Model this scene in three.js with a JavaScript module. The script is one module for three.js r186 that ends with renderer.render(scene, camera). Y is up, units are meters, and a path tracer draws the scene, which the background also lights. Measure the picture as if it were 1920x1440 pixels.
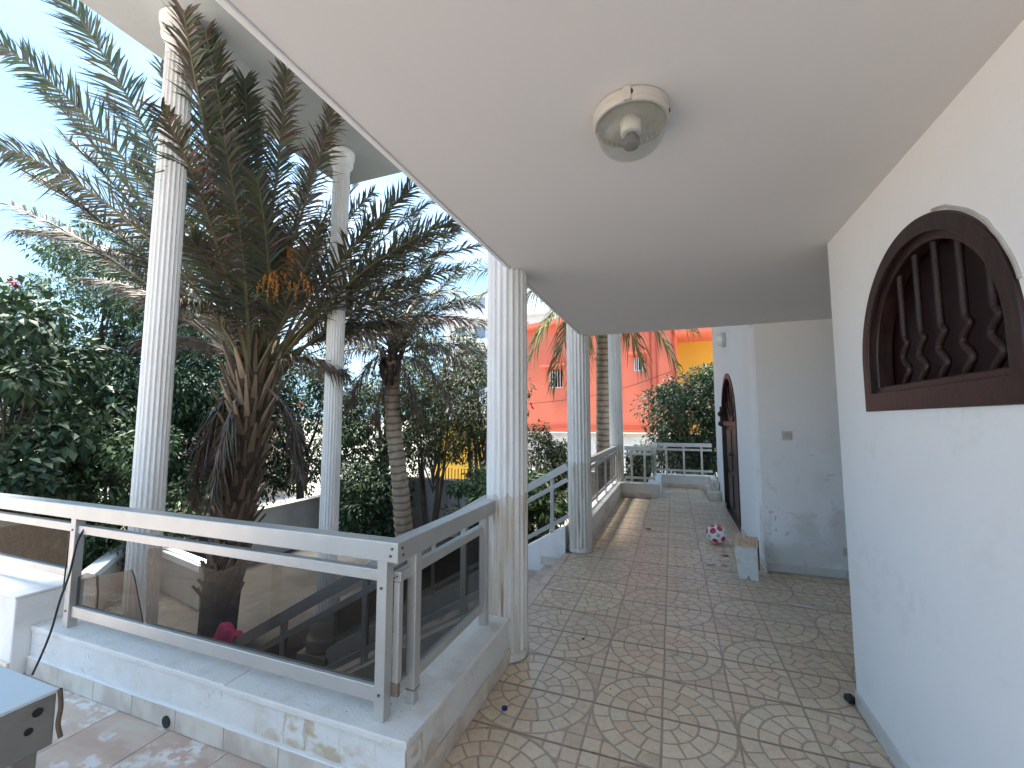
import * as THREE from 'three';
import { mergeGeometries } from 'three/addons/utils/BufferGeometryUtils.js';
import { RoundedBoxGeometry } from 'three/addons/geometries/RoundedBoxGeometry.js';

// ---------- camera, sky, sun, exposure ----------
const scene = new THREE.Scene();
const camera = new THREE.PerspectiveCamera(83.97, 4 / 3, 0.05, 400);
camera.position.set(0, 1.5, 0);
camera.rotation.set(THREE.MathUtils.degToRad(4.93), THREE.MathUtils.degToRad(20.546), 0, 'YXZ');

const SUN = new THREE.Vector3(-0.23, 0.95, -0.03).normalize();
const SKY = 0.9;
const renderer = new THREE.WebGLRenderer();
renderer.toneMapping = THREE.LinearToneMapping;
renderer.toneMappingExposure = 7.1;
renderer.shadowMap.enabled = true;

const sun = new THREE.DirectionalLight(new THREE.Color(1, 0.945, 0.84), 2.5);
sun.position.copy(SUN).multiplyScalar(40);
sun.castShadow = true; sun.shadow.radius = 30;
Object.assign(sun.shadow.camera, { left: -30, right: 30, top: 30, bottom: -30, near: 1, far: 100 });
sun.shadow.mapSize.set(4096, 4096);
scene.add(sun, sun.target);

// ---------- random numbers and noise ----------
function rng(seed) { let a = seed >>> 0; return () => { a = (a + 0x6D2B79F5) | 0; let t = Math.imul(a ^ (a >>> 15), 1 | a); t = (t + Math.imul(t ^ (t >>> 7), 61 | t)) ^ t; return ((t ^ (t >>> 14)) >>> 0) / 4294967296; }; }
const hash = (x, y, s) => { let h = (Math.imul(x, 374761393) + Math.imul(y, 668265263) + Math.imul(s, 974634777)) | 0; h = Math.imul(h ^ (h >>> 13), 1274126177); return ((h ^ (h >>> 16)) >>> 0) / 4294967296; };
function vnoise(x, y, px, py, s) {               // tileable value noise, periods px, py
  const x0 = Math.floor(x), y0 = Math.floor(y), fx = x - x0, fy = y - y0, u = fx * fx * (3 - 2 * fx), v = fy * fy * (3 - 2 * fy);
  const m = (a, n) => ((a % n) + n) % n, a = m(x0, px), b = m(x0 + 1, px), c = m(y0, py), d = m(y0 + 1, py);
  const p = hash(a, c, s), q = hash(b, c, s), r = hash(a, d, s), t = hash(b, d, s);
  return p + (q - p) * u + (r - p) * v + (p - q - r + t) * u * v;
}
function fbm(u, v, fx, fy, oct, s) { let sum = 0, amp = 0.5, n = 0; for (let i = 0; i < oct; i++) { sum += amp * vnoise(u * fx, v * fy, fx, fy, s + i * 17); n += amp; amp *= 0.5; fx *= 2; fy *= 2; } return sum / n; }
const sstep = (a, b, x) => { const t = Math.min(1, Math.max(0, (x - a) / (b - a))); return t * t * (3 - 2 * t); };
const mix = (a, b, t) => a.map((v, i) => v + (b[i] - v) * t);
const enc = (c) => Math.round(255 * Math.min(1, Math.max(0, c <= 0.0031308 ? c * 12.92 : 1.055 * Math.pow(c, 1 / 2.4) - 0.055)));
function tex(w, h, fn, { srgb = true, rx = 1, ry = 1, clamp = false } = {}) {   // fn(u, v) -> linear rgb, or one number for data
  const d = new Uint8Array(w * h * 4);
  for (let y = 0; y < h; y++) for (let x = 0; x < w; x++) {
    const c = fn((x + 0.5) / w, (y + 0.5) / h), o = (y * w + x) * 4;
    if (srgb) { d[o] = enc(c[0]); d[o + 1] = enc(c[1]); d[o + 2] = enc(c[2]); } else d[o] = d[o + 1] = d[o + 2] = Math.round(255 * Math.min(1, Math.max(0, c)));
    d[o + 3] = 255;
  }
  const t = new THREE.DataTexture(d, w, h);
  t.wrapS = t.wrapT = clamp ? THREE.ClampToEdgeWrapping : THREE.RepeatWrapping;
  t.magFilter = THREE.LinearFilter; t.minFilter = THREE.LinearFilter;
  if (srgb) t.colorSpace = THREE.SRGBColorSpace;
  t.repeat.set(rx, ry); t.needsUpdate = true;
  return t;
}

// ---------- sky: hazy tropical blue, thin cloud ----------
{
  const W = 768, H = 384, d = new Float32Array(W * H * 4), dir = new THREE.Vector3();
  for (let j = 0; j < H; j++) for (let i = 0; i < W; i++) {
    const u = (i + 0.5) / W, v = (j + 0.5) / H, el = (v - 0.5) * Math.PI, az = (u - 0.5) * 2 * Math.PI;
    dir.set(Math.cos(el) * Math.cos(az), Math.sin(el), Math.cos(el) * Math.sin(az));
    const y = Math.max(dir.y, 0), hz = Math.pow(1 - y, 3.2);
    let c = mix([0.098, 0.193, 0.33], [0.150, 0.230, 0.298], hz);
    const ang = Math.acos(Math.min(1, dir.dot(SUN)));
    const au = 2.0 * Math.exp(-ang / 0.12) + 0.35 * Math.exp(-ang / 0.24);
    c = c.map((q, k) => q + au * [1, 0.97, 0.9][k]);
    const cl = sstep(0.5, 0.82, fbm(u, v, 8, 8, 5, 5)) * 0.45 * sstep(0.02, 0.2, y);
    c = mix(c, [0.40, 0.44, 0.48], cl);
    if (dir.y < 0) c = mix(c, [0.36, 0.31, 0.25], sstep(0, 0.06, -dir.y));
    const o = (j * W + i) * 4;
    d[o] = c[0] * SKY; d[o + 1] = c[1] * SKY; d[o + 2] = c[2] * SKY; d[o + 3] = 1;
  }
  const t = new THREE.DataTexture(d, W, H, THREE.RGBAFormat, THREE.FloatType);
  t.mapping = THREE.EquirectangularReflectionMapping; t.magFilter = t.minFilter = THREE.LinearFilter; t.needsUpdate = true;
  scene.background = t; scene.environment = t;
}

// ---------- materials ----------
const noiseBump = tex(512, 512, (u, v) => fbm(u, v, 24, 24, 4, 91), { srgb: false });
const grainBump = tex(512, 512, (u, v) => 0.5 * fbm(u, v, 90, 90, 2, 33) + 0.5 * fbm(u, v, 12, 12, 4, 31), { srgb: false });
const rep = (t, x, y = x) => { const c = t.clone(); c.repeat.set(x, y); c.needsUpdate = true; return c; };
const rgb = (r, g, b) => new THREE.Color().setRGB(r, g, b);
const std = (o) => new THREE.MeshStandardMaterial(o);
const phys = (o) => new THREE.MeshPhysicalMaterial(o);

const paintTex = tex(1024, 1024, (u, v) => {     // wall paint, 2.5 m square: faint roller patches, hand marks, small scuffs
  let c = mix([0.80, 0.80, 0.795], [0.85, 0.855, 0.855], fbm(u, v, 5, 5, 5, 3));
  const wu = u + 0.05 * fbm(u, v, 14, 14, 3, 301), wv = v + 0.05 * fbm(u, v, 14, 14, 3, 302), sm = sstep(0.56, 0.80, fbm(wu, wv, 9, 9, 5, 7)) * sstep(0.4, 0.7, fbm(u, v, 60, 60, 2, 8));
  c = mix(c, [0.52, 0.49, 0.43], sm * 0.14);
  const sp = sstep(0.80, 0.86, vnoise(u * 70, v * 70, 70, 70, 12)) * sstep(0.62, 0.7, fbm(u, v, 8, 8, 3, 15));
  return mix(c, [0.33, 0.31, 0.28], sp * 0.06);
});
const scuffTex = tex(1024, 1024, (u, v) => {     // the scuffed wall of the recess, 2.2 m square: kicked ball marks and smears low down
  let c = mix([0.76, 0.765, 0.765], [0.82, 0.825, 0.825], fbm(u, v, 6, 6, 5, 23));
  const wu = u + 0.06 * fbm(u, v, 12, 12, 4, 303), wv = v + 0.06 * fbm(u, v, 12, 12, 4, 304), low = sstep(0.62, 0.2, v + 0.25 * (fbm(u, v, 6, 6, 3, 24) - 0.5));
  const sm = sstep(0.50, 0.72, fbm(wu, wv, 7, 10, 5, 25)) * low;
  c = mix(c, [0.50, 0.47, 0.41], sm * 0.42);
  const gr = sstep(0.66, 0.76, fbm(wu, wv, 34, 34, 3, 26)) * low;
  c = mix(c, [0.45, 0.42, 0.38], gr * 0.25);
  const dots = sstep(0.86, 0.9, vnoise(wu * 60, wv * 60, 60, 60, 29)) * low * sstep(0.5, 0.6, fbm(u, v, 5, 5, 2, 30));
  return mix(c, [0.16, 0.15, 0.16], dots * 0.45);
}, { rx: 1 / 2.2, ry: 1 / 2.62 });
const M = {};
M.wall = std({ map: rep(paintTex, 0.4), bumpMap: rep(grainBump, 0.8), bumpScale: 0.0012, roughness: 0.72 });
M.recess = std({ map: scuffTex, bumpMap: rep(grainBump, 0.8), bumpScale: 0.002, roughness: 0.7 });
M.ceiling = std({ color: rgb(0.72, 0.715, 0.71), map: rep(tex(512, 512, (u, v) => { const k = 0.96 + 0.04 * fbm(u, v, 6, 6, 5, 44); return [k, k, k]; }), 0.35), bumpMap: rep(grainBump, 0.6), bumpScale: 0.0005, roughness: 0.85 });
M.soffit = std({ color: rgb(0.47, 0.51, 0.53), bumpMap: rep(grainBump, 0.5), bumpScale: 0.002, roughness: 0.85 });
const plasterTex = tex(2048, 512, (u, v) => {   // ledge plaster, 2.7 m by 0.6 m: hairline cracks and the brown weeping stain at its right end
  const x = u * 2.7 - 2.7, y = v * 0.6, wu = u + 0.012 * fbm(u, v, 60, 14, 4, 50), wv = v + 0.05 * fbm(u, v, 60, 14, 4, 49);
  let c = mix([0.65, 0.635, 0.605], [0.76, 0.75, 0.725], fbm(wu, wv, 32, 7, 5, 51));
  const st = sstep(0.40, 0.64, fbm(wu, wv, 26, 9, 5, 53)) * sstep(0.75, 0.2, Math.abs(x + 1.45) / 0.62);
  c = mix(c, [0.50, 0.40, 0.27], st * 0.95);
  const run = sstep(0.58, 0.78, fbm(wu, v, 120, 3, 3, 55)) * sstep(0.7, 0.25, Math.abs(x + 1.45) / 0.7) * sstep(0.3, 0.6, fbm(u, v, 14, 5, 3, 56));
  c = mix(c, [0.40, 0.29, 0.18], run * 0.75);
  c = mix(c, [0.60, 0.57, 0.51], sstep(0.55, 0.8, fbm(wu, wv, 18, 8, 5, 54)) * 0.35);
  const w = fbm(u, v, 14, 3, 6, 57) - 0.5, cr = sstep(0.0022, 0.0006, Math.abs(w)) * sstep(0.54, 0.62, fbm(u, v, 9, 3, 2, 59));
  return mix(c, [0.25, 0.20, 0.15], cr * 0.75);
}, { rx: 1 / 2.7, ry: 1 / 0.6 });
M.plaster = std({ map: plasterTex, bumpMap: rep(grainBump, 1.4), bumpScale: 0.004, roughness: 0.8 });
const copingTex = tex(512, 512, (u, v) => {
  let c = mix([0.64, 0.625, 0.59], [0.75, 0.74, 0.71], fbm(u, v, 9, 9, 5, 71));
  const sp = sstep(0.76, 0.86, vnoise(u * 90, v * 90, 90, 90, 72)) * sstep(0.45, 0.6, fbm(u, v, 5, 5, 3, 73));
  c = mix(c, [0.40, 0.37, 0.33], sp * 0.35);
  return mix(c, [0.52, 0.46, 0.36], sstep(0.58, 0.8, fbm(u, v, 6, 6, 5, 74)) * 0.4);
});
M.coping = std({ map: rep(copingTex, 1.3), bumpMap: rep(grainBump, 2), bumpScale: 0.004, roughness: 0.65 });
const washTex = tex(512, 512, (u, v) => { const wu = u + 0.05 * fbm(u, v, 12, 12, 3, 305), k = fbm(wu, v, 6, 6, 5, 306); return mix([0.70, 0.69, 0.67], [0.80, 0.80, 0.79], sstep(0.25, 0.7, k)); });
M.whitewash = std({ map: rep(washTex, 0.8), bumpMap: rep(grainBump, 1.2), bumpScale: 0.003, roughness: 0.75 });
M.tanwall = std({ color: rgb(0.74, 0.67, 0.57), map: rep(washTex, 0.7), bumpMap: rep(grainBump, 1.2), bumpScale: 0.003, roughness: 0.8 });
const skirtTex = tex(512, 256, (u, v) => { const k = fbm(u, v, 8, 6, 5, 81); return mix([0.50, 0.43, 0.36], [0.68, 0.62, 0.54], sstep(0.3, 0.75, k)); });
M.skirt = std({ map: rep(skirtTex, 1.1), roughness: 0.35, bumpMap: rep(noiseBump, 3), bumpScale: 0.0006 });
M.skirtPale = std({ color: rgb(0.95, 0.95, 0.95), map: rep(tex(256, 256, (u, v) => mix([0.55, 0.54, 0.50], [0.70, 0.69, 0.66], fbm(u, v, 6, 6, 4, 83))), 1.5), roughness: 0.35 });
M.grout = std({ color: rgb(0.27, 0.195, 0.15), roughness: 0.9 });
M.concrete = std({ color: rgb(0.45, 0.43, 0.39), bumpMap: rep(grainBump, 1), bumpScale: 0.004, roughness: 0.9 });
const cobbleGrain = tex(512, 512, (u, v) => { const k = 0.86 + 0.22 * fbm(u, v, 30, 30, 3, 101) - 0.14 * sstep(0.72, 0.84, vnoise(u * 110, v * 110, 110, 110, 102)); const d = sstep(0.55, 0.8, fbm(u, v, 5, 5, 4, 103)) * 0.14; return [k - d, k - d * 1.05, k - d * 1.1]; });
M.cobble = phys({ vertexColors: true, map: rep(cobbleGrain, 1.7), roughness: 0.3, roughnessMap: null, bumpMap: rep(noiseBump, 4), bumpScale: 0.0009, specularIntensity: 0.9 });
const pinkTex = (powder) => tex(1024, 1024, (u, v) => {
  const a = fbm(u, v, 6, 14, 5, 111), b = fbm(u, v, 16, 40, 4, 112);
  let c = mix([0.50, 0.36, 0.29], [0.60, 0.48, 0.39], sstep(0.3, 0.7, a));
  c = mix(c, [0.58, 0.53, 0.45], sstep(0.5, 0.75, b) * 0.6);
  if (powder) { const wu = u + 0.04 * fbm(u, v, 16, 16, 4, 310), p = sstep(0.46, 0.66, fbm(wu, v, 10, 26, 6, 113)) * sstep(0.35, 0.6, fbm(u, v, 70, 70, 3, 311)); c = mix(c, [0.78, 0.775, 0.76], p * 0.8); }
  return c;
});
M.pink = std({ map: rep(pinkTex(false), 0.55), roughness: 0.45, bumpMap: rep(noiseBump, 3), bumpScale: 0.001 });
M.pinkPowder = std({ map: rep(pinkTex(true), 0.55), roughness: 0.6, bumpMap: rep(noiseBump, 3), bumpScale: 0.001 });
M.alu = std({ color: rgb(0.535, 0.53, 0.515), metalness: 0.5, roughness: 0.38, map: rep(tex(256, 256, (u, v) => { const k = 0.90 + 0.12 * fbm(u, v, 6, 6, 5, 121); return [k, k, k * 0.985]; }), 2.2), bumpMap: rep(noiseBump, 3), bumpScale: 0.0004 });
M.rust = std({ color: rgb(0.20, 0.15, 0.11), roughness: 0.9, bumpMap: rep(grainBump, 5), bumpScale: 0.002 });
M.screw = std({ color: rgb(0.12, 0.12, 0.12), metalness: 0.7, roughness: 0.5 });
M.smoked = phys({ color: rgb(0.36, 0.345, 0.325), transmission: 1, thickness: 0, roughness: 0.02, ior: 1.5, specularIntensity: 0.35 });
M.black = std({ color: rgb(0.012, 0.012, 0.014), roughness: 0.55 });
const woodTex = (a, b, s) => tex(256, 512, (u, v) => { const w = fbm(u, v, 22, 3, 4, s); return mix(a, b, sstep(0.25, 0.75, w)); });
M.darkwood = std({ map: rep(woodTex([0.012, 0.0055, 0.005], [0.034, 0.015, 0.013], 131), 3), roughness: 0.42, bumpMap: rep(noiseBump, 4), bumpScale: 0.0008 });
M.darkglass = phys({ color: rgb(0.014, 0.0035, 0.0045), roughness: 0.45, specularIntensity: 0.5 });
M.pinewood = std({ map: rep(woodTex([0.50, 0.30, 0.19], [0.68, 0.47, 0.32], 133), 4, 4), roughness: 0.6 });
M.whitewood = std({ color: rgb(0.92, 0.93, 0.93), map: rep(copingTex, 3), roughness: 0.6 });
M.oldwood = std({ map: rep(woodTex([0.07, 0.05, 0.04], [0.16, 0.12, 0.10], 135), 4), roughness: 0.8 });
M.plastic = std({ color: rgb(0.74, 0.73, 0.69), roughness: 0.4, map: rep(copingTex, 4) });
M.lampglass = phys({ color: rgb(0.80, 0.82, 0.80), transmission: 0.95, thickness: 0, roughness: 0.26, ior: 1.45 });
M.bulb = phys({ color: rgb(0.82, 0.80, 0.74), roughness: 0.3 });
M.leaf = phys({ vertexColors: true, roughness: 0.5, transmission: 0.28, thickness: 0, side: THREE.DoubleSide, specularIntensity: 0.6 });
M.bark = std({ map: rep(tex(256, 256, (u, v) => mix([0.06, 0.048, 0.038], [0.17, 0.14, 0.115], fbm(u, v, 10, 4, 5, 141))), 2), bumpMap: rep(grainBump, 3), bumpScale: 0.02, roughness: 0.95 });
M.palmbark = std({ map: rep(tex(256, 256, (u, v) => mix([0.035, 0.025, 0.018], [0.13, 0.095, 0.065], fbm(u, v, 14, 8, 5, 143))), 2), bumpMap: rep(grainBump, 4), bumpScale: 0.03, roughness: 0.95 });
M.boot = std({ vertexColors: true, roughness: 0.8, map: rep(tex(128, 256, (u, v) => { const k = 0.7 + 0.5 * fbm(u, v, 20, 3, 4, 145); return [k, k, k]; }), 3) });
M.ringbark = std({ vertexColors: true, roughness: 0.9, bumpMap: rep(grainBump, 4), bumpScale: 0.008 });

// ---------- helpers ----------
const used = new Map();
const numbered = (n) => { const k = used.get(n) ?? 0; used.set(n, k + 1); return k ? n + '_' + String(k).padStart(3, '0') : n; };
const shade = (o) => { o.castShadow = o.receiveShadow = true; return o; };
function thing(name, label, category, [x, y, z] = [0, 0, 0], turn = 0, group) {
  const o = new THREE.Group(); o.name = numbered(name); o.position.set(x, y, z); o.rotation.y = turn;
  o.userData = { label, category }; if (group) o.userData.group = group; scene.add(o); return o;
}
function part(name, geo, mat, parent) { const m = shade(new THREE.Mesh(geo, mat)); m.name = name; parent.add(m); return m; }
function single(name, label, category, geo, mat, [x, y, z] = [0, 0, 0], turn = 0, group) {
  const m = shade(new THREE.Mesh(geo, mat)); m.name = numbered(name); m.position.set(x, y, z); m.rotation.y = turn;
  m.userData = { label, category }; if (group) m.userData.group = group; scene.add(m); return m;
}
function structure(name, geo, mat) { const m = geo ? shade(new THREE.Mesh(geo, mat)) : new THREE.Group(); m.name = name; m.userData = { kind: 'structure', label: name.replace(/_/g, ' ') }; scene.add(m); return m; }
function uvm(g, off = [0, 0]) {                   // box-projected uv in metres
  if (g.index) g = g.toNonIndexed();
  const p = g.attributes.position, n = g.attributes.normal, uv = new Float32Array(p.count * 2);
  for (let i = 0; i < p.count; i += 3) {
    let nx = 0, ny = 0, nz = 0;
    for (let k = 0; k < 3; k++) { nx += Math.abs(n.getX(i + k)); ny += Math.abs(n.getY(i + k)); nz += Math.abs(n.getZ(i + k)); }
    for (let k = 0; k < 3; k++) {
      const j = i + k, x = p.getX(j), y = p.getY(j), z = p.getZ(j);
      const [a, b] = ny >= nx && ny >= nz ? [x, z] : nx >= nz ? [z, y] : [x, y];
      uv[j * 2] = a + off[0]; uv[j * 2 + 1] = b + off[1];
    }
  }
  g.setAttribute('uv', new THREE.BufferAttribute(uv, 2));
  return g;
}
const plain = (g) => { g = g.index ? g.toNonIndexed() : g; for (const k of Object.keys(g.attributes)) if (!['position', 'normal', 'uv'].includes(k)) g.deleteAttribute(k); return g; };
const merge = (list) => mergeGeometries(list.map(plain));
// box by its two corners, edges slightly rounded
function box(x0, x1, y0, y1, z0, z1, r = 0.004) {
  const w = x1 - x0, h = y1 - y0, d = z1 - z0, g = r ? new RoundedBoxGeometry(w, h, d, 2, Math.min(r, w / 3, h / 3, d / 3)) : new THREE.BoxGeometry(w, h, d);
  g.translate((x0 + x1) / 2, (y0 + y1) / 2, (z0 + z1) / 2); return uvm(g);
}
// bar of section w (sideways) x h (up) from a to b
function bar(a, b, w, h, r = 0.004) {
  const A = new THREE.Vector3(...a), B = new THREE.Vector3(...b), L = A.distanceTo(B);
  const g = uvm(new RoundedBoxGeometry(w, h, L, 2, Math.min(r, w / 3, h / 3)));
  const o = new THREE.Object3D(); o.position.copy(A).add(B).multiplyScalar(0.5); o.up.set(0, 1, 0); if (Math.abs(B.y - A.y) > 0.99 * L) o.up.set(1, 0, 0); o.lookAt(B); o.updateMatrix();
  return g.applyMatrix4(o.matrix);
}
const tube = (pts, r, seg = 24, rad = 6) => plain(new THREE.TubeGeometry(new THREE.CatmullRomCurve3(pts.map((p) => new THREE.Vector3(...p))), seg, r, rad, false));
function taper(pts, r0, r1, seg = 14, rad = 8, wob = 0, R = Math.random) {    // tube whose radius runs from r0 to r1
  const c = new THREE.CatmullRomCurve3(pts.map((p) => new THREE.Vector3(...p))), g = new THREE.TubeGeometry(c, seg, 1, rad, false), P = g.attributes.position, q = new THREE.Vector3();
  for (let i = 0; i <= seg; i++) { c.getPointAt(i / seg, q); const r = (r0 + (r1 - r0) * i / seg); for (let j = 0; j <= rad; j++) { const k = i * (rad + 1) + j, s = r * (1 + wob * (hash(i, j % rad, 9) - 0.5)); P.setXYZ(k, q.x + (P.getX(k) - q.x) * s, q.y + (P.getY(k) - q.y) * s, q.z + (P.getZ(k) - q.z) * s); } }
  g.computeVertexNormals(); return plain(g);
}
const cyl = (r, h, at, rot, seg = 12) => { const g = new THREE.CylinderGeometry(r, r, h, seg); if (rot === 'x') g.rotateZ(Math.PI / 2); if (rot === 'z') g.rotateX(Math.PI / 2); g.translate(...at); return plain(g); };
function extrudeX(shape, x0, depth, bevel = 0) {  // shape drawn with u = -z, v = y; extruded along +x from x0
  const g = new THREE.ExtrudeGeometry(shape, { depth, bevelEnabled: bevel > 0, bevelThickness: bevel, bevelSize: bevel, bevelSegments: 2, curveSegments: 32 });
  g.rotateY(Math.PI / 2); g.translate(x0, 0, 0); return uvm(g);
}
const rectShape = (u0, u1, v0, v1) => new THREE.Shape([new THREE.Vector2(u0, v0), new THREE.Vector2(u1, v0), new THREE.Vector2(u1, v1), new THREE.Vector2(u0, v1)]);
function archPath(Cls, c, a, v0, sp, b) { const s = new Cls(); s.moveTo(c - a, v0); s.lineTo(c + a, v0); s.lineTo(c + a, sp); s.absellipse(c, sp, a, b, 0, Math.PI, false); s.lineTo(c - a, v0); return s; }

// ---------- ground and terrace ----------
const GY = -2.0;
{
  const g = new THREE.PlaneGeometry(500, 500); g.rotateX(-Math.PI / 2); g.translate(0, GY, 0);
  const t = tex(1024, 1024, (u, v) => { let c = mix([0.32, 0.285, 0.24], [0.46, 0.42, 0.36], fbm(u, v, 8, 8, 6, 151)); const k = sstep(0.55, 0.75, fbm(u, v, 22, 22, 4, 152)); return mix(c, [0.52, 0.48, 0.42], k * 0.5); });
  structure('ground', uvm(g), std({ map: rep(t, 0.22), bumpMap: rep(grainBump, 0.7), bumpScale: 0.02, roughness: 0.9 }));
}
{
  const t = tex(1024, 1024, (u, v) => { const wu = u + 0.05 * fbm(u, v, 8, 8, 3, 320); let c = mix([0.022, 0.021, 0.020], [0.050, 0.047, 0.045], fbm(wu, v, 10, 16, 6, 321)); return mix(c, [0.07, 0.058, 0.05], sstep(0.55, 0.8, fbm(u, v, 18, 6, 4, 322)) * 0.5); });  // dark courtyard stone, with the shade of the trees put into its colour
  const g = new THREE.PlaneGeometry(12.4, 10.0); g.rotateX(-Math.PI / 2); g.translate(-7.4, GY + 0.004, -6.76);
  structure('shade_darkened_paving', uvm(g), std({ map: rep(t, 0.3), bumpMap: rep(grainBump, 0.9), bumpScale: 0.015, roughness: 0.75 }));
}
const floor = structure('terrace_floor');
part('slab', merge([box(-1.2, 3, GY + 0.004, -0.012, -10.7, 9, 0), box(-9, -1.2, GY + 0.004, -0.012, -1.74, 9, 0)]), M.grout, floor);  // lengthened unseen behind the camera to bounce sunlight back in
const PX = 0.345, PZ = 0.351;
const cobbleTiles = [];
{
  const pal = [[0.72, 0.64, 0.51], [0.73, 0.63, 0.50], [0.71, 0.56, 0.45], [0.68, 0.51, 0.41], [0.69, 0.645, 0.55], [0.74, 0.66, 0.55], [0.71, 0.59, 0.48]], groove = [0.41, 0.305, 0.225];
  const G = 0.019;
  const pieces = [];
  const ringPiece = (r0, r1, a0, a1) => {
    const pts = [], n = 5, ri = r0 + G, ro = r1 - G;
    if (r0 === 0) { pts.push([G, G]); for (let i = 0; i <= n; i++) { const a = G / ro + (Math.PI / 2 - 2 * G / ro) * i / n; pts.push([ro * Math.cos(a), ro * Math.sin(a)]); } return pts; }
    for (let i = 0; i <= n; i++) { const e = G / ro, a = a0 + e + (a1 - a0 - 2 * e) * i / n; pts.push([ro * Math.cos(a), ro * Math.sin(a)]); }
    for (let i = n; i >= 0; i--) { const e = G / ri, a = a0 + e + (a1 - a0 - 2 * e) * i / n; pts.push([ri * Math.cos(a), ri * Math.sin(a)]); }
    return pts;
  };
  const R = rng(5), rings = [0, 0.24, 0.495, 0.75, 0.992], cnt = [1, 3, 4, 5];
  for (let k = 0; k < 4; k++) { const cuts = [0]; for (let i = 1; i < cnt[k]; i++) cuts.push((i + (R() - 0.5) * 0.22) / cnt[k]); cuts.push(1); for (let i = 0; i < cnt[k]; i++) pieces.push([ringPiece(rings[k], rings[k + 1], cuts[i] * Math.PI / 2, cuts[i + 1] * Math.PI / 2), k]); }
  for (let i = 0; i < 4; i++) for (let j = 0; j < 4; j++) {
    const x1 = (i + 1) / 4, y1 = (j + 1) / 4; if (Math.hypot(x1, y1) < 1.1) continue;
    const a = i / 4 + G, b = x1 - G, c = j / 4 + G, d = y1 - G, raw = [];
    for (let k = 0; k < 6; k++) raw.push([a + (b - a) * k / 6, c]); for (let k = 0; k < 6; k++) raw.push([b, c + (d - c) * k / 6]);
    for (let k = 0; k < 6; k++) raw.push([b + (a - b) * k / 6, d]); for (let k = 0; k < 6; k++) raw.push([a, d + (c - d) * k / 6]);
    const out = []; for (const [x, y] of raw) { const r = Math.hypot(x, y), rr = 1.0 + G; let q = r < rr ? [x * rr / r, y * rr / r] : [x, y]; q = [Math.min(b, Math.max(a, q[0])), Math.min(d, Math.max(c, q[1]))]; const l = out[out.length - 1]; if (!l || Math.hypot(l[0] - q[0], l[1] - q[1]) > 0.008) out.push(q); }
    if (out.length >= 4) pieces.push([out, 4]);
  }
  for (let v = 0; v < 8; v++) {
    const pos = [], col = [], idx = [], rv = rng(60 + v);
    const push = (x, y, z, c) => { pos.push(x, y, z); col.push(...c); return pos.length / 3 - 1; };
    const W = PX - 0.004, D = PZ - 0.004, tone = 0.93 + rv() * 0.12;
    const top = -0.0014, bot = -0.010;            // groove bed
    const q = [[0, 0], [1, 0], [1, 1], [0, 1]];
    const t4 = q.map(([x, y]) => push(x * W - W / 2, top, y * D - D / 2, groove)), b4 = q.map(([x, y]) => push(x * W - W / 2, bot, y * D - D / 2, groove));
    idx.push(t4[0], t4[2], t4[1], t4[0], t4[3], t4[2]);
    for (let i = 0; i < 4; i++) { const j = (i + 1) % 4; idx.push(t4[i], t4[j], b4[i], t4[j], b4[j], b4[i]); }
    for (const [pts, ring] of pieces) {
      const cx = pts.reduce((s, p) => s + p[0], 0) / pts.length, cy = pts.reduce((s, p) => s + p[1], 0) / pts.length;
      let c = ring === 3 ? pal[[0, 0, 4, 5, 1][Math.floor(rv() * 5)]] : ring === 4 ? pal[[2, 6, 3, 2, 1][Math.floor(rv() * 5)]] : ring === 0 ? pal[0] : pal[Math.floor(rv() * 7)];
      { const k = 0.92 * tone * (0.95 + rv() * 0.10); c = mix(c, [0.71, 0.585, 0.465], 0.35); c = [c[0] * k, c[1] * k * 0.94, c[2] * k * 0.83]; }
      const hT = 0.0002 * rv(), n = pts.length, up = [], lo = [];
      for (const [x, y] of pts) {
        const dx = x - cx, dy = y - cy, dd = Math.hypot(dx, dy) + 1e-6, e = 0.010;
        up.push(push((x - dx / dd * e * 0.5) * W - W / 2, hT, (y - dy / dd * e * 0.5) * D - D / 2, c));
        lo.push(push((x + dx / dd * e) * W - W / 2, top - 0.0002, (y + dy / dd * e) * D - D / 2, c.map((a, i) => (a + groove[i]) / 2)));
      }
      const tri = THREE.ShapeUtils.triangulateShape(pts.map((p) => new THREE.Vector2(...p)), []);
      const ccw = THREE.ShapeUtils.area(pts.map((p) => new THREE.Vector2(...p))) > 0;
      for (const [a, b, d] of tri) idx.push(up[a], up[d], up[b]);
      for (let i = 0; i < n; i++) { const j = (i + 1) % n; if (ccw) idx.push(up[i], up[j], lo[i], up[j], lo[j], lo[i]); else idx.push(up[i], lo[i], up[j], up[j], lo[i], lo[j]); }
    }
    let g = new THREE.BufferGeometry(); g.setAttribute('position', new THREE.Float32BufferAttribute(pos, 3)); g.setAttribute('color', new THREE.Float32BufferAttribute(col, 3)); g.setIndex(idx);
    g = g.toNonIndexed(); g.computeVertexNormals();
    const uv = new Float32Array(g.attributes.position.count * 2); for (let i = 0; i < uv.length / 2; i++) { uv[i * 2] = g.attributes.position.getX(i) + v * 0.37; uv[i * 2 + 1] = g.attributes.position.getZ(i) + v * 0.61; }
    g.setAttribute('uv', new THREE.BufferAttribute(uv, 2));
    cobbleTiles.push(g);
  }
  const R2 = rng(77);
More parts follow.
